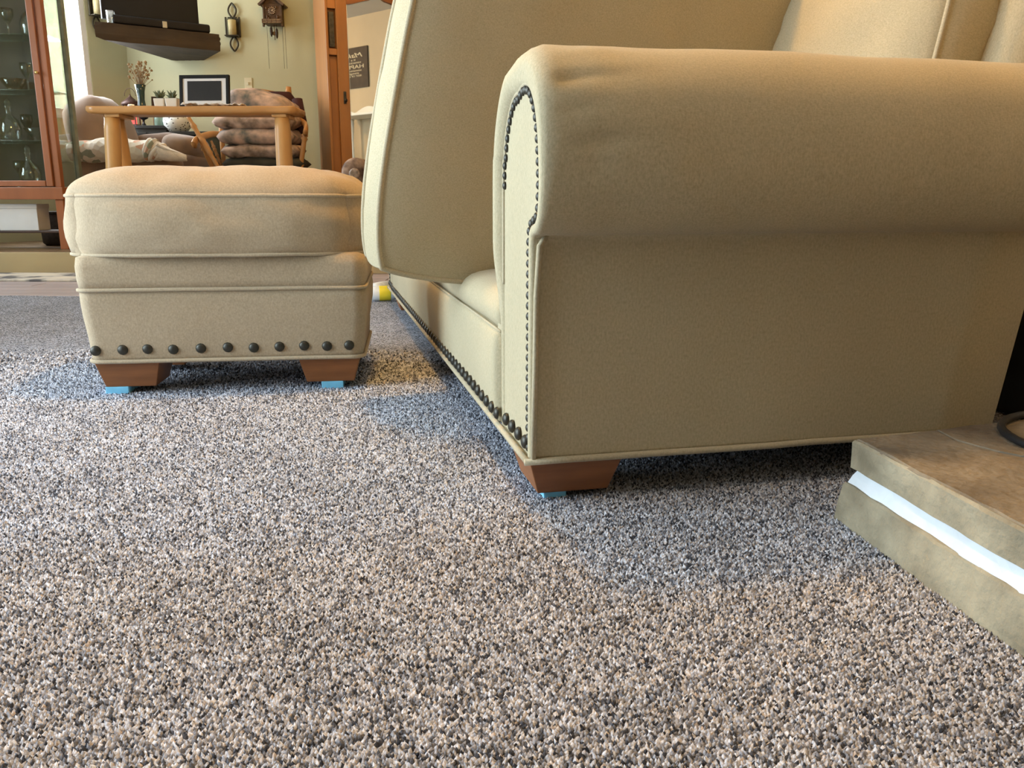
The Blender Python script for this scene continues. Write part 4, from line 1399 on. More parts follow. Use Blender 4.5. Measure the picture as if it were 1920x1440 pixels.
# ------------------------------------------------------------------ far wall: mantel beam, television, sconces, clock, outlet
BY = 6.80
pR, pL = U(411, 64, 6.86), U(177, 40, 6.38)
bz = (pR.z + pL.z) / 2
bdir = Vector((pR.x - pL.x, pR.y - pL.y, 0)); bl_ = bdir.length; bdir.normalize()
bang = math.atan2(bdir.y, bdir.x)
bth = bz - U(411, 96, 6.86).z
beam = thing('corner_mantel_shelf', 'rough dark timber mantel shelf across the corner under the television', 'shelf', (pL.x, pL.y, bz - bth), bang)
bd_ = 0.36
prof = [(0.0, 0.0), (0.0, 0.10), (0.004, bth), (bd_, bth), (bd_, 0.0)]
rings = []
for k in range(17):
    x = bl_ * k / 16
    cut = 0.0
    if k == 0: cut = 0.02
    pf = Vector((pL.x, pL.y, 0)) + bdir * x; nb = Vector((-bdir.y, bdir.x, 0))
    bd_ = min((Y_F - 0.01 - pf.y) / nb.y, (WL_A + WNRM * 0.01 - pf).dot(WNRM) / nb.dot(WNRM) if nb.dot(WNRM) < -1e-3 else 9)
    rings.append([(x + y_ * 0.95 * (1 - k / 16) + 0.006 * nz(z * 20, y_ * 9), y_ + cut * 0.5 + 0.006 * nz(x * 9, z * 12 + y_), z + 0.004 * nz(x * 7, y_ * 8) + (0.02 if (k == 0 and z == 0) else 0)) for y_, z in ((0.0, bth * 0.0), (-0.004, bth * 0.35), (0.0, bth * 0.7), (0.004, bth), (bd_ * 0.5, bth), (bd_, bth), (bd_, 0.0), (bd_ * 0.5, 0.0))])
loft('beam', rings, BEAM, beam, smooth=False)
BEND = mat('beam_end_grain', (0.13, 0.085, 0.045), 0.8, 0, 0.3, 20, bump=0.4)
for z, r_ in ((bth * 0.80, 0.020), (bth * 0.52, 0.024)):
    lathe('carved_end', [(r_ * 0.9, -0.0), (r_, 0.012), (r_ * 0.6, 0.024), (0.004, 0.028)], BEAM, beam, (bl_ - 0.006, 0.06, z), (0, R(90), 0), n=12)
# television
tvx0, tvx1 = 0.10 * bl_, 0.90 * bl_
def bloc(px, py, yy):
    w = U(px, py, yy)
    rel = w - beam.location
    return Vector((rel.dot(bdir), rel.dot(Vector((-bdir.y, bdir.x, 0))), rel.z))
tv = thing('television', 'black flat television standing on the corner mantel shelf', 'television', beam.location + Vector((0, 0, bth + 0.004)), bang)
tvl, tvr = 0.085 * bl_, 0.875 * bl_
tvw = tvr - tvl
tvh = tvw * 0.58
rbox('bezel', (tvw, 0.05, tvh), BLACK, tv, ((tvl + tvr) / 2, 0.17, 0.05 + tvh / 2), bevel=0.006)
rbox('screen', (tvw - 0.05, 0.006, tvh - 0.06), SCREEN, tv, ((tvl + tvr) / 2, 0.143, 0.05 + tvh / 2 + 0.005), bevel=0)
rbox('stand', (0.34, 0.18, 0.014), BLACK, tv, ((tvl + tvr) / 2, 0.15, 0.007), bevel=0.004)
rbox('stand_neck', (0.10, 0.05, 0.07), BLACK, tv, ((tvl + tvr) / 2, 0.17, 0.04), bevel=0.004)
sbr = rbox('sound_bar', (tvw * 1.0, 0.08, 0.062), BLACK, None, beam.location + bdir * ((tvl + tvr) / 2 + 0.05) + Vector((-bdir.y, bdir.x, 0)) * 0.055 + Vector((0, 0, bth + 0.036)), (0, 0, bang), bevel=0.018, seg=3)
tagp(sbr, 'black rounded sound bar in front of the television on the mantel', 'speaker')
rm_ = rbox('remote_sensor', (0.032, 0.010, 0.045), mat('pale_sticker', (0.55, 0.52, 0.40), 0.6), None, beam.location + bdir * (0.55 * bl_) + Vector((-bdir.y, bdir.x, 0)) * 0.008 + Vector((0, 0, bth + 0.029)), (0, 0, bang), bevel=0.003)
tagp(rm_, 'small pale card standing in front of the sound bar', 'card')
gl_ = thing('glass_tumbler', 'small clear glass tumbler at the left end of the mantel shelf', 'glass', beam.location + bdir * (0.135 * bl_) + Vector((-bdir.y, bdir.x, 0)) * 0.05 + Vector((0, 0, bth + 0.006)))
GL2 = glass_mat('clear_glassware', (0.93, 0.95, 0.94), 0.16, 0.05)
lathe('glass_body', [(0.024, 0), (0.026, 0.004), (0.03, 0.085), (0.028, 0.085), (0.023, 0.008)], GL2, gl_, n=18)


def sconce(loc, rotz, S, label):
    """iron sconce: vesica loop, candle cup with slats, second loop"""
    root = thing('wall_sconce', label, 'sconce', loc, rotz, 'iron candle sconces')
    SI = mat('dark_bronze_iron', (0.045, 0.036, 0.02), 0.5, 0.5, 0.3, 30)
    def vesica(zc, h, w, nm):
        pts = [(w * math.sin(math.pi * k / 14) ** 0.9, -0.012, zc - h / 2 + h * k / 14) for k in range(15)] + [(-w * math.sin(math.pi * k / 14) ** 0.9, -0.012, zc + h / 2 - h * k / 14) for k in range(1, 14)]
        tube(nm, pts, 0.0075 * S / 0.4, SI, root, closed=True, n=6)
    vesica(0.335 * S, 0.30 * S, 0.085 * S, 'upper_loop')
    vesica(-0.335 * S, 0.30 * S, 0.085 * S, 'lower_loop')
    for sx in (-1, 1):
        bm_ = rbox('side_slat', (0.035 * S, 0.012, 0.40 * S), SI, root, (sx * 0.145 * S, -0.02, 0), (0, 0, 0), bevel=0.002)
    rbox('back_plate', (0.26 * S, 0.006, 0.36 * S), SI, root, (0, -0.004, 0), bevel=0.002)
    rbox('cup_tray', (0.30 * S, 0.19 * S, 0.02 * S), SI, root, (0, -0.10 * S, -0.19 * S), bevel=0.002)
    rbox('top_bracket', (0.20 * S, 0.03 * S, 0.02 * S), SI, root, (0, -0.02, 0.19 * S), bevel=0.002)
    cn = lathe('candle', [(0.085 * S, 0.0), (0.085 * S, 0.31 * S), (0.075 * S, 0.315 * S), (0.02 * S, 0.30 * S)], mat('ivory_wax', (0.55, 0.47, 0.24), 0.5, 0, 0.08, 20), root, (0, -0.10 * S, -0.18 * S), n=18)
    tube('wick', [(0, 0, 0.30 * S), (0, 0, 0.335 * S)], 0.0015, BLACK, cn, n=5)
    return root


sc_c = U(434, 49, Y_F - 0.06)
S1 = (U(434, 5, Y_F).z - U(434, 96, Y_F).z) / 0.98
sconce((sc_c.x, Y_F - 0.004, sc_c.z), 0, S1, 'dark iron candle sconce on the wall between the television and the clock')
# its twin on the diagonal wall, seen from the side
base2 = UP(176, 12, WL_A + WNRM * 0.006, WNRM)
zz = base2.z
sconce((base2.x, base2.y, zz), math.atan2(-WDIR.y, -WDIR.x), S1 * 1.02, 'dark iron candle sconce beside the window, left of the television')

# cuckoo clock
ck0, ck1 = U(490, 14, Y_F - 0.1), U(537, 20, Y_F - 0.1)
CW = ck1.x - ck0.x
cc = U(514, 28, Y_F - 0.05)
CARV = mat('carved_dark_walnut', (0.10, 0.055, 0.025), 0.6, 0, 0.4, 30, bump=0.5)
CARV2 = mat('light_carved_walnut', (0.20, 0.13, 0.065), 0.6, 0, 0.3, 30, bump=0.4)
clk = thing('cuckoo_clock', 'carved wooden cuckoo clock with gabled roof and hanging pine-cone weights', 'clock', (cc.x, Y_F - 0.004, cc.z))
s_ = CW / 0.22
rbox('case', (0.150 * s_, 0.09, 0.175 * s_), CARV, clk, (0, -0.045, 0.0), bevel=0.004)
# gable front
gv = [(-0.075 * s_, -0.09, 0.0875 * s_), (0.075 * s_, -0.09, 0.0875 * s_), (0, -0.09, 0.155 * s_), (-0.075 * s_, 0, 0.0875 * s_), (0.075 * s_, 0, 0.0875 * s_), (0, 0, 0.155 * s_)]
mesh_obj('gable', gv, [(0, 1, 2), (5, 4, 3), (0, 2, 5, 3), (1, 4, 5, 2), (0, 3, 4, 1)], CARV, clk, smooth=False)
for sx in (-1, 1):
    ang = math.atan2(0.075, 0.105)
    rbox('roof_panel', (0.152 * s_, 0.135, 0.012 * s_), CARV2, clk, (sx * 0.053 * s_, -0.06, 0.118 * s_), (0, sx * R(40), 0), bevel=0.002)
    rbox('roof_board', (0.152 * s_, 0.012, 0.022 * s_), CARV, clk, (sx * 0.053 * s_, -0.128, 0.112 * s_), (0, sx * R(40), 0), bevel=0.002)
    rbox('corner_post', (0.014 * s_, 0.014, 0.17 * s_), CARV, clk, (sx * 0.078 * s_, -0.095, -0.01 * s_), bevel=0.002)
    rbox('eave_bracket', (0.016 * s_, 0.02, 0.05 * s_), CARV, clk, (sx * 0.082 * s_, -0.10, -0.085 * s_), bevel=0.003)
dl = lathe('dial', [(0.034 * s_, 0.0), (0.034 * s_, 0.006), (0.030 * s_, 0.009)], CARV, clk, (-0.004 * s_, -0.09, 0.025 * s_), (R(90), 0, 0), n=24)
NUM = mat('bone_numerals', (0.62, 0.50, 0.34), 0.6)
for k in range(12):
    a = 2 * math.pi * k / 12
    rbox('numeral', (0.004 * s_, 0.011 * s_, 0.003), NUM, dl, (0.027 * s_ * math.sin(a), 0.027 * s_ * math.cos(a), 0.010), (0, 0, -a), bevel=0)
rbox('clock_hand', (0.004 * s_, 0.020 * s_, 0.002), NUM, dl, (0.006 * s_, 0.004 * s_, 0.013), (0, 0, R(-60)), bevel=0)
rbox('clock_hand', (0.004 * s_, 0.026 * s_, 0.002), NUM, dl, (0.008 * s_, -0.004 * s_, 0.0155), (0, 0, R(-115)), bevel=0)
rbox('balcony', (0.175 * s_, 0.05, 0.014 * s_), CARV2, clk, (0, -0.11, -0.078 * s_), bevel=0.002)
rbox('balcony_rail', (0.175 * s_, 0.008, 0.018 * s_), CARV2, clk, (0, -0.132, -0.060 * s_), bevel=0.002)
for k in range(5):
    rbox('balcony_post', (0.008 * s_, 0.008, 0.03 * s_), CARV, clk, ((-0.08 + 0.04 * k) * s_, -0.132, -0.070 * s_), bevel=0.001)
for (x, z, sz) in ((-0.045, -0.03, 0.022), (-0.03, -0.045, 0.018), (0.045, -0.03, 0.02), (0.035, 0.05, 0.014), (-0.05, 0.045, 0.014)):
    blob('carved_figure', (sz * s_, 0.03, sz * 1.8 * s_), CARV2 if z > 0 else CARV, clk, (x * s_, -0.10, z * s_), None, 2.2, 0.25, 10, 7, x * 50)
CONE = mat('dark_pinecone_iron', (0.05, 0.035, 0.025), 0.6, 0.2, 0.4, 60, bump=0.6)
for x, zl in ((-0.022, -0.105), (0.026, -0.12), (0.0, -0.11)):
    if x != 0.0:
        lathe('weight', [(0.004 * s_, -0.085 * s_), (0.010 * s_, -0.07 * s_), (0.013 * s_, -0.04 * s_), (0.011 * s_, -0.012 * s_), (0.003 * s_, 0.0)], CONE, clk, (x * s_, -0.085, zl * s_), n=10)
        tube('chain', [(x * s_, -0.085, -0.08 * s_), (x * s_, -0.085, zl * s_)], 0.0018, CONE, clk, n=5)
    else:
        tube('pendulum', [(0, -0.07, -0.08 * s_), (0.002, -0.07, -0.215 * s_)], 0.003, CARV2, clk, n=5)
        lathe('pendulum_bob', [(0.018 * s_, 0), (0.018 * s_, 0.006), (0.006 * s_, 0.009)], CARV2, clk, (0.0, -0.068, -0.16 * s_), (R(90), 0, 0), n=12)
for x in (-0.075, 0.062, 0.085):
    tube('hanging_chain', [(x * s_, -0.03, -0.09 * s_), (x * s_, -0.03, -0.45 * s_)], 0.0011, CONE, clk, n=4)
# outlet / switch plate
q = U(466, 157, Y_F)
sw = thing('switch_plate', 'ivory light switch plate on the cream wall above the cushion pile', 'switch', (q.x, Y_F - 0.004, q.z))
IV = mat('ivory_plastic', (0.72, 0.68, 0.48), 0.4, 0, 0.02)
rbox('plate', (0.064, 0.006, 0.095), IV, sw, (0, 0, 0), bevel=0.003)
rbox('toggle', (0.012, 0.014, 0.022), IV, sw, (0, -0.008, 0), bevel=0.003)

# ------------------------------------------------------------------ wardrobe with mirror
WA = R(25)
WY = 6.30
wl0 = U(612, 100, WY)
ward = thing('mirror_wardrobe', 'honey oak wardrobe with a tall arched mirror door and carved grey panel', 'wardrobe', (wl0.x, WY, STEP_Z), WA)
wx, wyv = Vector((math.cos(WA), math.sin(WA), 0)), Vector((-math.sin(WA), math.cos(WA), 0))
def wloc(px, py):
    w = UP(px, py, ward.location, wyv)
    rel = w - ward.location
    return rel.dot(wx), rel.z
WH = 2.05
WWD = 1.00
DEP = 0.34
def wb_(name, x0, x1, z0, z1, y, dep, m=OAK, bv=0.004, parent=ward):
    return rbox(name, (x1 - x0, dep, z1 - z0), m, parent, ((x0 + x1) / 2, y, (z0 + z1) / 2), bevel=bv)
wb_('carcass', 0, WWD, 0.0, WH, DEP / 2 + 0.022, DEP, OAK)
x_s0, x_s1 = 0.0, wloc(611 + 4, 100)[0] + 0.02
xm0 = wloc(651, 100)[0]
xp0, xp1 = wloc(615, 60)[0], wloc(629, 60)[0]
xk0 = wloc(631, 100)[0]
wb_('corner_stile', -0.004, xp0 - 0.004, 0, WH, 0.0, 0.045)
wb_('door_stile', xk0, xm0, 0.04, WH - 0.04, -0.006, 0.045)
# narrow panelled column between the stiles
zt1 = wloc(620, 88)[1]
zt0 = wloc(620, 22)[1]
zr = wloc(620, 100)[1]
wb_('cross_rail', xp0 - 0.004, xk0, zr - 0.012, zt1 - 0.012, 0.002, 0.04, OAK)
wb_('cross_rail', xp0 - 0.004, xk0, zt0 + 0.02, WH, 0.002, 0.04, OAK)
wb_('lower_panel', xp0 - 0.004, xk0, 0.05, zr - 0.02, 0.012, 0.02, OAK)
CGR = mat('grey_carved_panel', (0.07, 0.065, 0.052), 0.6, 0.3, 0.5, 45, bump=0.7)
wb_('carved_panel', xp0 + 0.008, xk0 - 0.010, zt1, zt0, 0.004, 0.02, CGR, 0.002)
# handle plate
kx, kz = wloc(645, 186)
hp = wb_('handle', kx - 0.010, kx + 0.010, kz - 0.035, kz + 0.05, -0.032, 0.010, BRASS, 0.003)
lathe('knob', [(0.006, 0), (0.014, 0.012), (0.010, 0.022), (0.002, 0.024)], BRASS, hp, (0, -0.005, -0.02), (R(90), 0, 0), n=12)
# mirror with arched head
MIR, nt, bs = nodes_of('mirror_silver')
bs.inputs['Metallic'].default_value = 1.0; bs.inputs['Roughness'].default_value = 0.015; bs.inputs['Base Color'].default_value = (0.86, 0.84, 0.76, 1)
xm1 = xm0 + 0.46
mz1 = wloc(690, 8)[1]
mz0 = 0.16
wb_('mirror', xm0 + 0.004, xm1 - 0.004, mz0, WH - 0.06, -0.004, 0.012, MIR, 0.002)
# bevel line of the mirror
wb_('mirror_bevel', xm0, xm0 + 0.008, mz0, mz1, -0.012, 0.012, MIR, 0.003)
# arched apron: thick board with shaped lower edge
xs_ = [xm0 + (xm1 - xm0) * k / 16 for k in range(17)]
def arch(f):
    return mz1 - 0.02 + 0.05 * math.sin(math.pi * f) ** 1.5 + (0.012 if 0.42 < f < 0.58 else 0)
rings = [[(x, -0.026, arch(k / 16)), (x, 0.014, arch(k / 16)), (x, 0.014, WH - 0.02), (x, -0.026, WH - 0.02)] for k, x in enumerate(xs_)]
loft('arched_apron', rings, OAKDK, ward, smooth=False)
wb_('door_stile', xm1, xm1 + 0.10, 0.04, WH - 0.04, -0.006, 0.045)
wb_('bottom_rail', xm0, xm1, 0.04, mz0, -0.006, 0.045)
wb_('side_panel', xm1 + 0.11, WWD, 0.03, WH - 0.03, 0.004, 0.04)
wb_('cornice', -0.04, WWD + 0.04, WH, WH + 0.07, DEP / 2 - 0.01, DEP + 0.10)
wb_('plinth', -0.02, WWD + 0.02, 0.0, 0.05, DEP / 2 - 0.002, DEP + 0.05)

# what the mirror shows: sign on the tan wall, white console table and a dark chair beside it
def mirrored(px, py, xplane=None, dist=None):
    d = ray(px, py)
    hit = UP(px, py, ward.location + wyv * (-0.01), wyv)
    rd = d - wyv * (2 * d.dot(wyv))
    rd.normalize()
    if dist is not None:
        return hit + rd * dist
    return hit + rd * ((xplane - hit.x) / rd.x)
sA, sB = mirrored(650, 125, X_R), mirrored(692, 125, X_R)
sT, sBt = mirrored(675, 88, X_R), mirrored(675, 165, X_R)
sign_c = mirrored(668, 127, X_R)
sw_ = abs(sA.y - sB.y) * 1.25
shh = abs(sT.z - sBt.z)
ycen = sB.y + math.copysign(sw_ / 2, sA.y - sB.y)
sign = thing('wall_sign', 'dark brown word sign on the tan wall, seen reversed in the wardrobe mirror', 'sign', (X_R - 0.004, ycen, (sT.z + sBt.z) / 2), R(-90))
SGN = mat('dark_brown_sign', (0.055, 0.038, 0.024), 0.7, 0, 0.2, 12)
rbox('board', (sw_, 0.02, shh), SGN, sign, (0, -0.008, 0), bevel=0.003)
TXT = mat('cream_lettering', (0.62, 0.55, 0.38), 0.7, 0, 0.05)
def text(s, size, x, z, sx=1.0, shear=0.0):
    cu_ = bpy.data.curves.new('lettering', 'FONT')
    cu_.body = s; cu_.size = size; cu_.align_x = 'CENTER'; cu_.align_y = 'CENTER'; cu_.extrude = 0.001; cu_.shear = shear
    ob = bpy.data.objects.new('tmp', cu_)
    COL.objects.link(ob)
    bpy.context.view_layer.update()
    me = bpy.data.meshes.new_from_object(ob)
    bpy.data.objects.remove(ob, do_unlink=True)
    me.materials.clear(); me.materials.append(TXT)
    o_ = bpy.data.objects.new('lettering', me)
    link(o_, sign)
    o_.location = (x, -0.0195, z); o_.rotation_euler = (R(90), 0, 0); o_.scale = (sx, 1, 1)
    return o_
h_ = shh
for (s, sz, z, sx, shr) in (('Make', 0.16, 0.30, 1.25, 0.35), ('it a', 0.07, 0.195, 1.2, 0), ('conscious', 0.075, 0.125, 1.15, 0), ('HAPPY', 0.13, 0.02, 1.2, 0), ('sometimes', 0.065, -0.07, 1.25, 0), ('enough', 0.07, -0.135, 1.2, 0.3), ('REST OF LIFE', 0.06, -0.205, 1.0, 0)):
    text(s, sz * h_ * 1.0, 0, z * h_, sx * sw_ / (0.62 * h_), shr)

WHP = mat('white_painted_wood', (0.78, 0.76, 0.68), 0.45, 0, 0.04, 6)
mt = mirrored(684, 216, X_R - 0.25)
con = thing('console_table', 'white painted console table with a curved backboard, seen in the mirror', 'table', (X_R - 0.23, mt.y, 0), R(-90))
CL = 0.95
cz = mt.z
rbox('table_top', (CL, 0.36, 0.03), WHP, con, (0, 0, cz), bevel=0.006)
rings = []
for k in range(25):
    f = k / 24
    x = -CL / 2 + CL * f
    hh = 0.06 + 0.07 * abs(math.sin(f * math.pi * 2 + 0.6)) * (0.6 + 0.4 * math.sin(f * math.pi))
    rings.append([(x, 0.15, cz + 0.01), (x, 0.175, cz + 0.01), (x, 0.175, cz + hh), (x, 0.15, cz + hh)])
loft('backboard', rings, WHP, con, smooth=False)
for sx in (-1, 1):
    for sy in (-1, 1):
        lathe('leg', [(0.018, 0), (0.024, 0.05), (0.016, 0.12), (0.03, cz * 0.5), (0.018, cz * 0.8), (0.03, cz - 0.02)], WHP, con, (sx * (CL / 2 - 0.06), sy * 0.12, 0), n=12)
rbox('lower_shelf', (CL - 0.1, 0.30, 0.02), WHP, con, (0, 0, cz * 0.45), bevel=0.003)
bs_ = thing('basket', 'grey basket under the white console table', 'basket', (X_R - 0.23, mt.y + 0.2, cz * 0.45 + 0.012))
lathe('basket_body', [(0.10, 0), (0.13, 0.05), (0.135, 0.16), (0.12, 0.16), (0.11, 0.02)], mat('grey_wicker', (0.22, 0.20, 0.16), 0.8, 0, 0.3, 40, bump=0.8), bs_, n=20)
tube('handle', [(0.12 * math.cos(a), 0, 0.15 + 0.12 * math.sin(a)) for a in [math.pi * k / 10 for k in range(11)]], 0.008, DKB, bs_, n=6)
mc = mirrored(672, 268, X_R - 0.95)
dch = thing('dining_chair', 'dark spindle-back wooden chair, seen in the wardrobe mirror', 'chair', (X_R - 0.95, mc.y, 0), R(120))
rbox('seat', (0.42, 0.42, 0.03), DKB, dch, (0, 0, 0.45), bevel=0.01)
for sx in (-1, 1):
    for sy in (-1, 1):
        tube('leg', [(sx * 0.20, sy * 0.20, 0), (sx * 0.17, sy * 0.17, 0.44)], [0.014, 0.018], DKB, dch)
for k in range(6):
    x = -0.17 + 0.34 * k / 5
    tube('spindle', [(x, 0.18, 0.46), (x * 1.1, 0.24, 0.92)], 0.009, DKB, dch, n=6)
tube('crest_rail', [(-0.21, 0.235, 0.93), (-0.1, 0.26, 0.95), (0.1, 0.26, 0.95), (0.21, 0.235, 0.93)], 0.025, DKB, dch)

# ------------------------------------------------------------------ tapestry armchair beside the wardrobe (only its rolled arm clears the ottoman)
AY = 5.55
FLR = mat('dark_floral_tapestry', (0.07, 0.028, 0.022), 0.85, 0, 0.5, 16, bump=0.3, bscale=70, col2=(0.30, 0.22, 0.17), detail=6)
aa = U(636, 312, AY)
ac_ = thing('armchair', 'dark floral tapestry armchair behind the ottoman, its rolled arm showing', 'armchair', (aa.x + 0.34, AY + 0.36, STEP_Z))
rzt = U(660, 294, AY).z - STEP_Z
rr_ = 0.095
for sx in (-1, 1):
    lathe('rolled_arm', [(0.02, -0.30), (rr_ * 0.8, -0.296), (rr_, -0.27), (rr_, 0.25), (rr_ * 0.8, 0.28), (0.02, 0.285)], FLR, ac_, (sx * 0.25, -0.02, rzt - rr_), (R(90), 0, 0), n=24)
    ro = lathe('rosette', [(0.034, 0.0), (0.036, 0.006), (0.026, 0.014), (0.010, 0.010)], mat('pale_rosette', (0.30, 0.24, 0.20), 0.6, 0, 0.5, 60), ac_, (sx * 0.25, -0.315, rzt - rr_ - 0.01), (R(90), 0, 0), n=16)
    rbox('arm_panel', (0.11, 0.54, rzt - rr_ - 0.06), FLR, ac_, (sx * 0.25, -0.02, 0.06 + (rzt - rr_ - 0.06) / 2), bevel=0.02)
blob('seat', (0.44, 0.56, 0.18), FLR, ac_, (0, -0.02, rzt - 0.24), None, 4.0)
rbox('base', (0.52, 0.52, 0.20), FLR, ac_, (0, -0.02, 0.16), bevel=0.02)
for sx in (-1, 1):
    for sy in (-1, 1):
        rbox('leg', (0.04, 0.04, 0.07), DKB, ac_, (sx * 0.24, sy * 0.22 - 0.02, 0.035), bevel=0.004, taper=(0.7, 0.7))
# ------------------------------------------------------------------ glass display cabinet at the left
GY = 5.30
gr = U(98, 200, GY)
gx1 = gr.x
GW, GD = 0.78, 0.28
gzb = U(60, 374, GY).z - STEP_Z
GH = 1.75
cur = thing('display_cabinet', 'cherry wood glass-sided display cabinet on tall legs at the left', 'cabinet', (gx1 - GW, GY, STEP_Z))
pw = 0.040
def gb(name, x0, x1, y0, y1, z0, z1, m=CHERRY, bv=0.004, parent=cur):
    return rbox(name, (x1 - x0, y1 - y0, z1 - z0), m, parent, ((x0 + x1) / 2, (y0 + y1) / 2, (z0 + z1) / 2), bevel=bv)
gb('bottom_rail', -0.01, GW + 0.01, -0.012, GD, gzb, gzb + 0.075)
gb('top_rail', -0.01, GW + 0.01, -0.012, GD, GH, GH + 0.08)
for (x0, y0) in ((0, 0), (GW - pw, 0), (0, GD - pw), (GW - pw, GD - pw)):
    gb('corner_post', x0 + (0.012 if y0 else 0), x0 + pw, y0, y0 + pw, gzb + 0.075, GH, CHERRY if y0 == 0 else mat('grey_green_edge', (0.17, 0.19, 0.15), 0.25, 0, 0.2, 20))
door = gb('door_frame', GW - pw - 0.046, GW - pw - 0.004, -0.012, 0.012, gzb + 0.08, GH - 0.004)
gb('door_frame', pw + 0.004, pw + 0.046, -0.012, 0.012, gzb + 0.08, GH - 0.004)
gb('door_frame', pw + 0.05, GW - pw - 0.05, -0.012, 0.012, gzb + 0.08, gzb + 0.115)
kz_ = U(81, 137, GY).z - STEP_Z
lathe('knob', [(0.005, 0), (0.009, 0.01), (0.011, 0.016), (0.003, 0.02)], mat('brass_knob', (0.7, 0.5, 0.2), 0.25, 0.9), cur, (GW - pw - 0.02, -0.012, kz_), (R(90), 0, 0), n=12)
CGL = glass_mat('cabinet_glass', (0.84, 0.87, 0.85), 0.04, 0.02)
gb('front_glass', pw + 0.05, GW - pw - 0.05, -0.002, 0.002, gzb + 0.115, GH - 0.01, CGL, 0)
gb('side_glass', GW - 0.022, GW - 0.018, pw, GD - pw, gzb + 0.08, GH - 0.005, CGL, 0)
gb('side_glass', 0.018, 0.022, pw, GD - pw, gzb + 0.08, GH - 0.005, CGL, 0)
gb('back_panel', pw, GW * 0.80, GD - 0.012, GD - 0.006, gzb + 0.08, GH, mat('dark_cabinet_back', (0.10, 0.055, 0.035), 0.5, 0, 0.4, 6), 0)
shelves = [gzb + 0.078, gzb + 0.36, gzb + 0.66, gzb + 0.98]
for z in shelves[1:]:
    gb('shelf', pw * 0.6, GW - pw * 0.6, 0.03, GD - 0.02, z - 0.008, z, glass_mat('shelf_glass_%d' % int(z * 100), (0.72, 0.84, 0.78), 0.14), 0.002)
for sx in (0, 1):
    for sy in (0, 1):
        gb('leg', sx * (GW - 0.05), sx * (GW - 0.05) + 0.05, sy * (GD - 0.05), sy * (GD - 0.05) + 0.05, 0, gzb, DKB if sy else CHERRY)
gb('lower_tray', 0.02, GW - 0.02, 0.03, GD - 0.03, 0.10, 0.115, DKB)
# glassware: each piece stands on a shelf inside the cabinet
GP = {
    'goblet': [(0.034, 0), (0.034, 0.004), (0.006, 0.010), (0.005, 0.075), (0.018, 0.09), (0.036, 0.125), (0.036, 0.165), (0.034, 0.165), (0.033, 0.126), (0.010, 0.095)],
    'decanter': [(0.05, 0), (0.062, 0.02), (0.066, 0.08), (0.05, 0.13), (0.018, 0.16), (0.016, 0.20), (0.024, 0.21), (0.016, 0.215), (0.020, 0.235), (0.006, 0.255)],
    'bowl': [(0.035, 0), (0.03, 0.008), (0.05, 0.03), (0.085, 0.075), (0.082, 0.075), (0.045, 0.032)],
    'vase': [(0.028, 0), (0.032, 0.01), (0.022, 0.09), (0.026, 0.16), (0.042, 0.21), (0.039, 0.21), (0.022, 0.15)],
}
RUBY = glass_mat('ruby_glass', (0.45, 0.13, 0.15), 0.14, 0.05)
GSM = glass_mat('grey_crystal', (0.80, 0.82, 0.82), 0.22, 0.06)
AMB = glass_mat('amber_glass', (0.80, 0.45, 0.15), 0.14, 0.05)
names = {'goblet': 'goblet', 'decanter': 'decanter', 'bowl': 'glass_bowl', 'vase': 'glass_vase'}
items = [('decanter', 0.52, 0.13, 0, GSM, 'clear cut-glass decanter on the cabinet bottom shelf'), ('vase', 0.63, 0.20, 0, GSM, 'tall clear glass vase on the cabinet bottom shelf beside the post'), ('goblet', 0.42, 0.20, 0, GSM, 'clear stemmed goblet on the cabinet bottom shelf'),
         ('bowl', 0.60, 0.14, 1, RUBY, 'ruby glass bowl on the second cabinet shelf'), ('goblet', 0.50, 0.20, 1, RUBY, 'ruby stemmed goblet on the second cabinet shelf'), ('decanter', 0.42, 0.15, 1, GSM, 'clear rounded decanter on the second cabinet shelf'),
         ('vase', 0.66, 0.19, 2, GSM, 'flared clear vase on the third cabinet shelf'), ('bowl', 0.46, 0.18, 2, AMB, 'amber glass bowl on the third cabinet shelf'), ('goblet', 0.57, 0.14, 2, GSM, 'clear goblet on the third cabinet shelf'),
         ('decanter', 0.60, 0.20, 3, GSM, 'clear stoppered decanter on the fourth cabinet shelf'), ('goblet', 0.48, 0.16, 3, GSM, 'clear goblet on the fourth cabinet shelf')]
for kind, x, y, sh_, m, lb in items:
    t_ = lathe(names[kind], GP[kind], m, None, (gx1 - GW + x, GY + y, STEP_Z + shelves[sh_] + 0.001), n=18)
    tagp(t_, lb, 'glassware', 'glassware in the display cabinet')

# white box and dark basket stored under / behind the cabinet
wbx = thing('storage_box', 'white cardboard box stored on the tray under the display cabinet', 'box', (U(38, 400, GY + 0.1).x, GY + 0.14, STEP_Z + 0.115), R(4))
bwx = 0.24
rbox('box_body', (bwx, 0.16, 0.15), mat('white_card', (0.72, 0.74, 0.76), 0.7, 0, 0.04), wbx, (0, 0, 0.075), bevel=0.003)
rbox('box_lid', (bwx + 0.008, 0.168, 0.03), mat('white_card2', (0.66, 0.68, 0.70), 0.7, 0, 0.04), wbx, (0, 0, 0.150), bevel=0.003)
shb = thing('storage_basket', 'dark woven basket on the floor behind the display cabinet legs', 'basket', (U(80, 420, GY + 0.3).x, GY + 0.48, STEP_Z))
lathe('basket_body', [(0.08, 0), (0.10, 0.02), (0.11, 0.22), (0.10, 0.22), (0.09, 0.03)], mat('dark_wicker', (0.035, 0.025, 0.02), 0.8, 0, 0.4, 50, bump=0.8), shb, n=20)
tube('rim', [(0.107 * math.cos(a), 0.107 * math.sin(a), 0.222) for a in [2 * math.pi * k / 24 for k in range(24)]], 0.008, mat('dark_wicker', (0, 0, 0)), shb, closed=True, n=6)

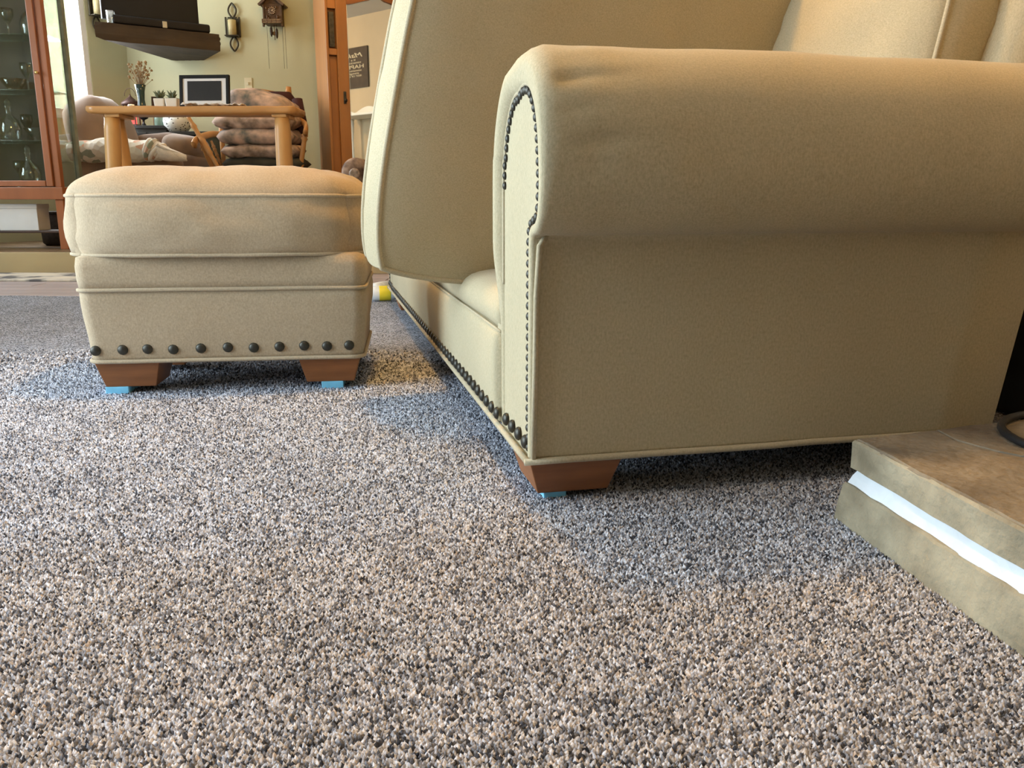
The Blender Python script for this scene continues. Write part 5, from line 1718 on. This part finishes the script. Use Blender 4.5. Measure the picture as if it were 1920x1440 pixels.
# rug on the lower wood strip
RUGM, nt, bs = nodes_of('grey_floral_rug')
tc = nt.nodes.new('ShaderNodeTexCoord')
n1 = nt.nodes.new('ShaderNodeTexNoise'); n1.inputs['Scale'].default_value = 5; n1.inputs['Detail'].default_value = 6
nt.links.new(tc.outputs['Object'], n1.inputs[0])
rp = nt.nodes.new('ShaderNodeValToRGB'); rp.color_ramp.interpolation = 'LINEAR'
rp.color_ramp.elements[0].position = 0.40; rp.color_ramp.elements[0].color = (0.12, 0.12, 0.13, 1)
rp.color_ramp.elements[1].position = 0.50; rp.color_ramp.elements[1].color = (0.60, 0.56, 0.50, 1)
e = rp.color_ramp.elements.new(0.62); e.color = (0.72, 0.66, 0.56, 1)
nt.links.new(n1.outputs[0], rp.inputs[0]); nt.links.new(rp.outputs[0], bs.inputs['Base Color'])
bs.inputs['Roughness'].default_value = 0.95
rug = rbox('rug', (2.3, 0.46, 0.010), RUGM, None, (-2.55, 4.75, 0.004), (0, 0, R(-1.5)), bevel=0.004)
tagp(rug, 'cream and grey patterned rug lying in front of the step', 'rug')

# white and yellow bottles lying at the far foot of the sofa
WPL = mat('white_plastic', (0.80, 0.86, 0.90), 0.35, 0, 0.03)
YPL = mat('yellow_plastic', (0.85, 0.72, 0.04), 0.4, 0, 0.05)
def bottle(px, py, y, ang, lb, m1, m2, sc=1.0):
    w = U(px, py, y)
    b_ = thing('spray_bottle', lb, 'bottle', (w.x, y, 0.035 * sc), ang, 'bottles at the far foot of the sofa')
    lathe('bottle_body', [(0.02, 0), (0.032, 0.006), (0.034, 0.03), (0.034, 0.10), (0.024, 0.13), (0.012, 0.14), (0.012, 0.15)], m1, b_, (0, 0, 0), (0, R(90), 0), n=16)
    lathe('label_band', [(0.0346, 0.0), (0.0348, 0.002), (0.0348, 0.05), (0.0346, 0.052)], m2, b_, (0.042, 0, 0), (0, R(90), 0), n=16)
    lathe('cap', [(0.014, 0.148), (0.015, 0.15), (0.015, 0.175), (0.011, 0.18)], m2, b_, (0, 0, 0), (0, R(90), 0), n=12)
    b_.scale = (sc, sc, sc)
    return b_
bottle(693, 535, 3.62, R(12), 'white bottle with a yellow band lying at the far foot of the sofa', WPL, YPL, 0.95)
bottle(700, 520, 3.74, R(60), 'plain white bottle lying behind the yellow-banded one', WPL, WPL, 1.0)
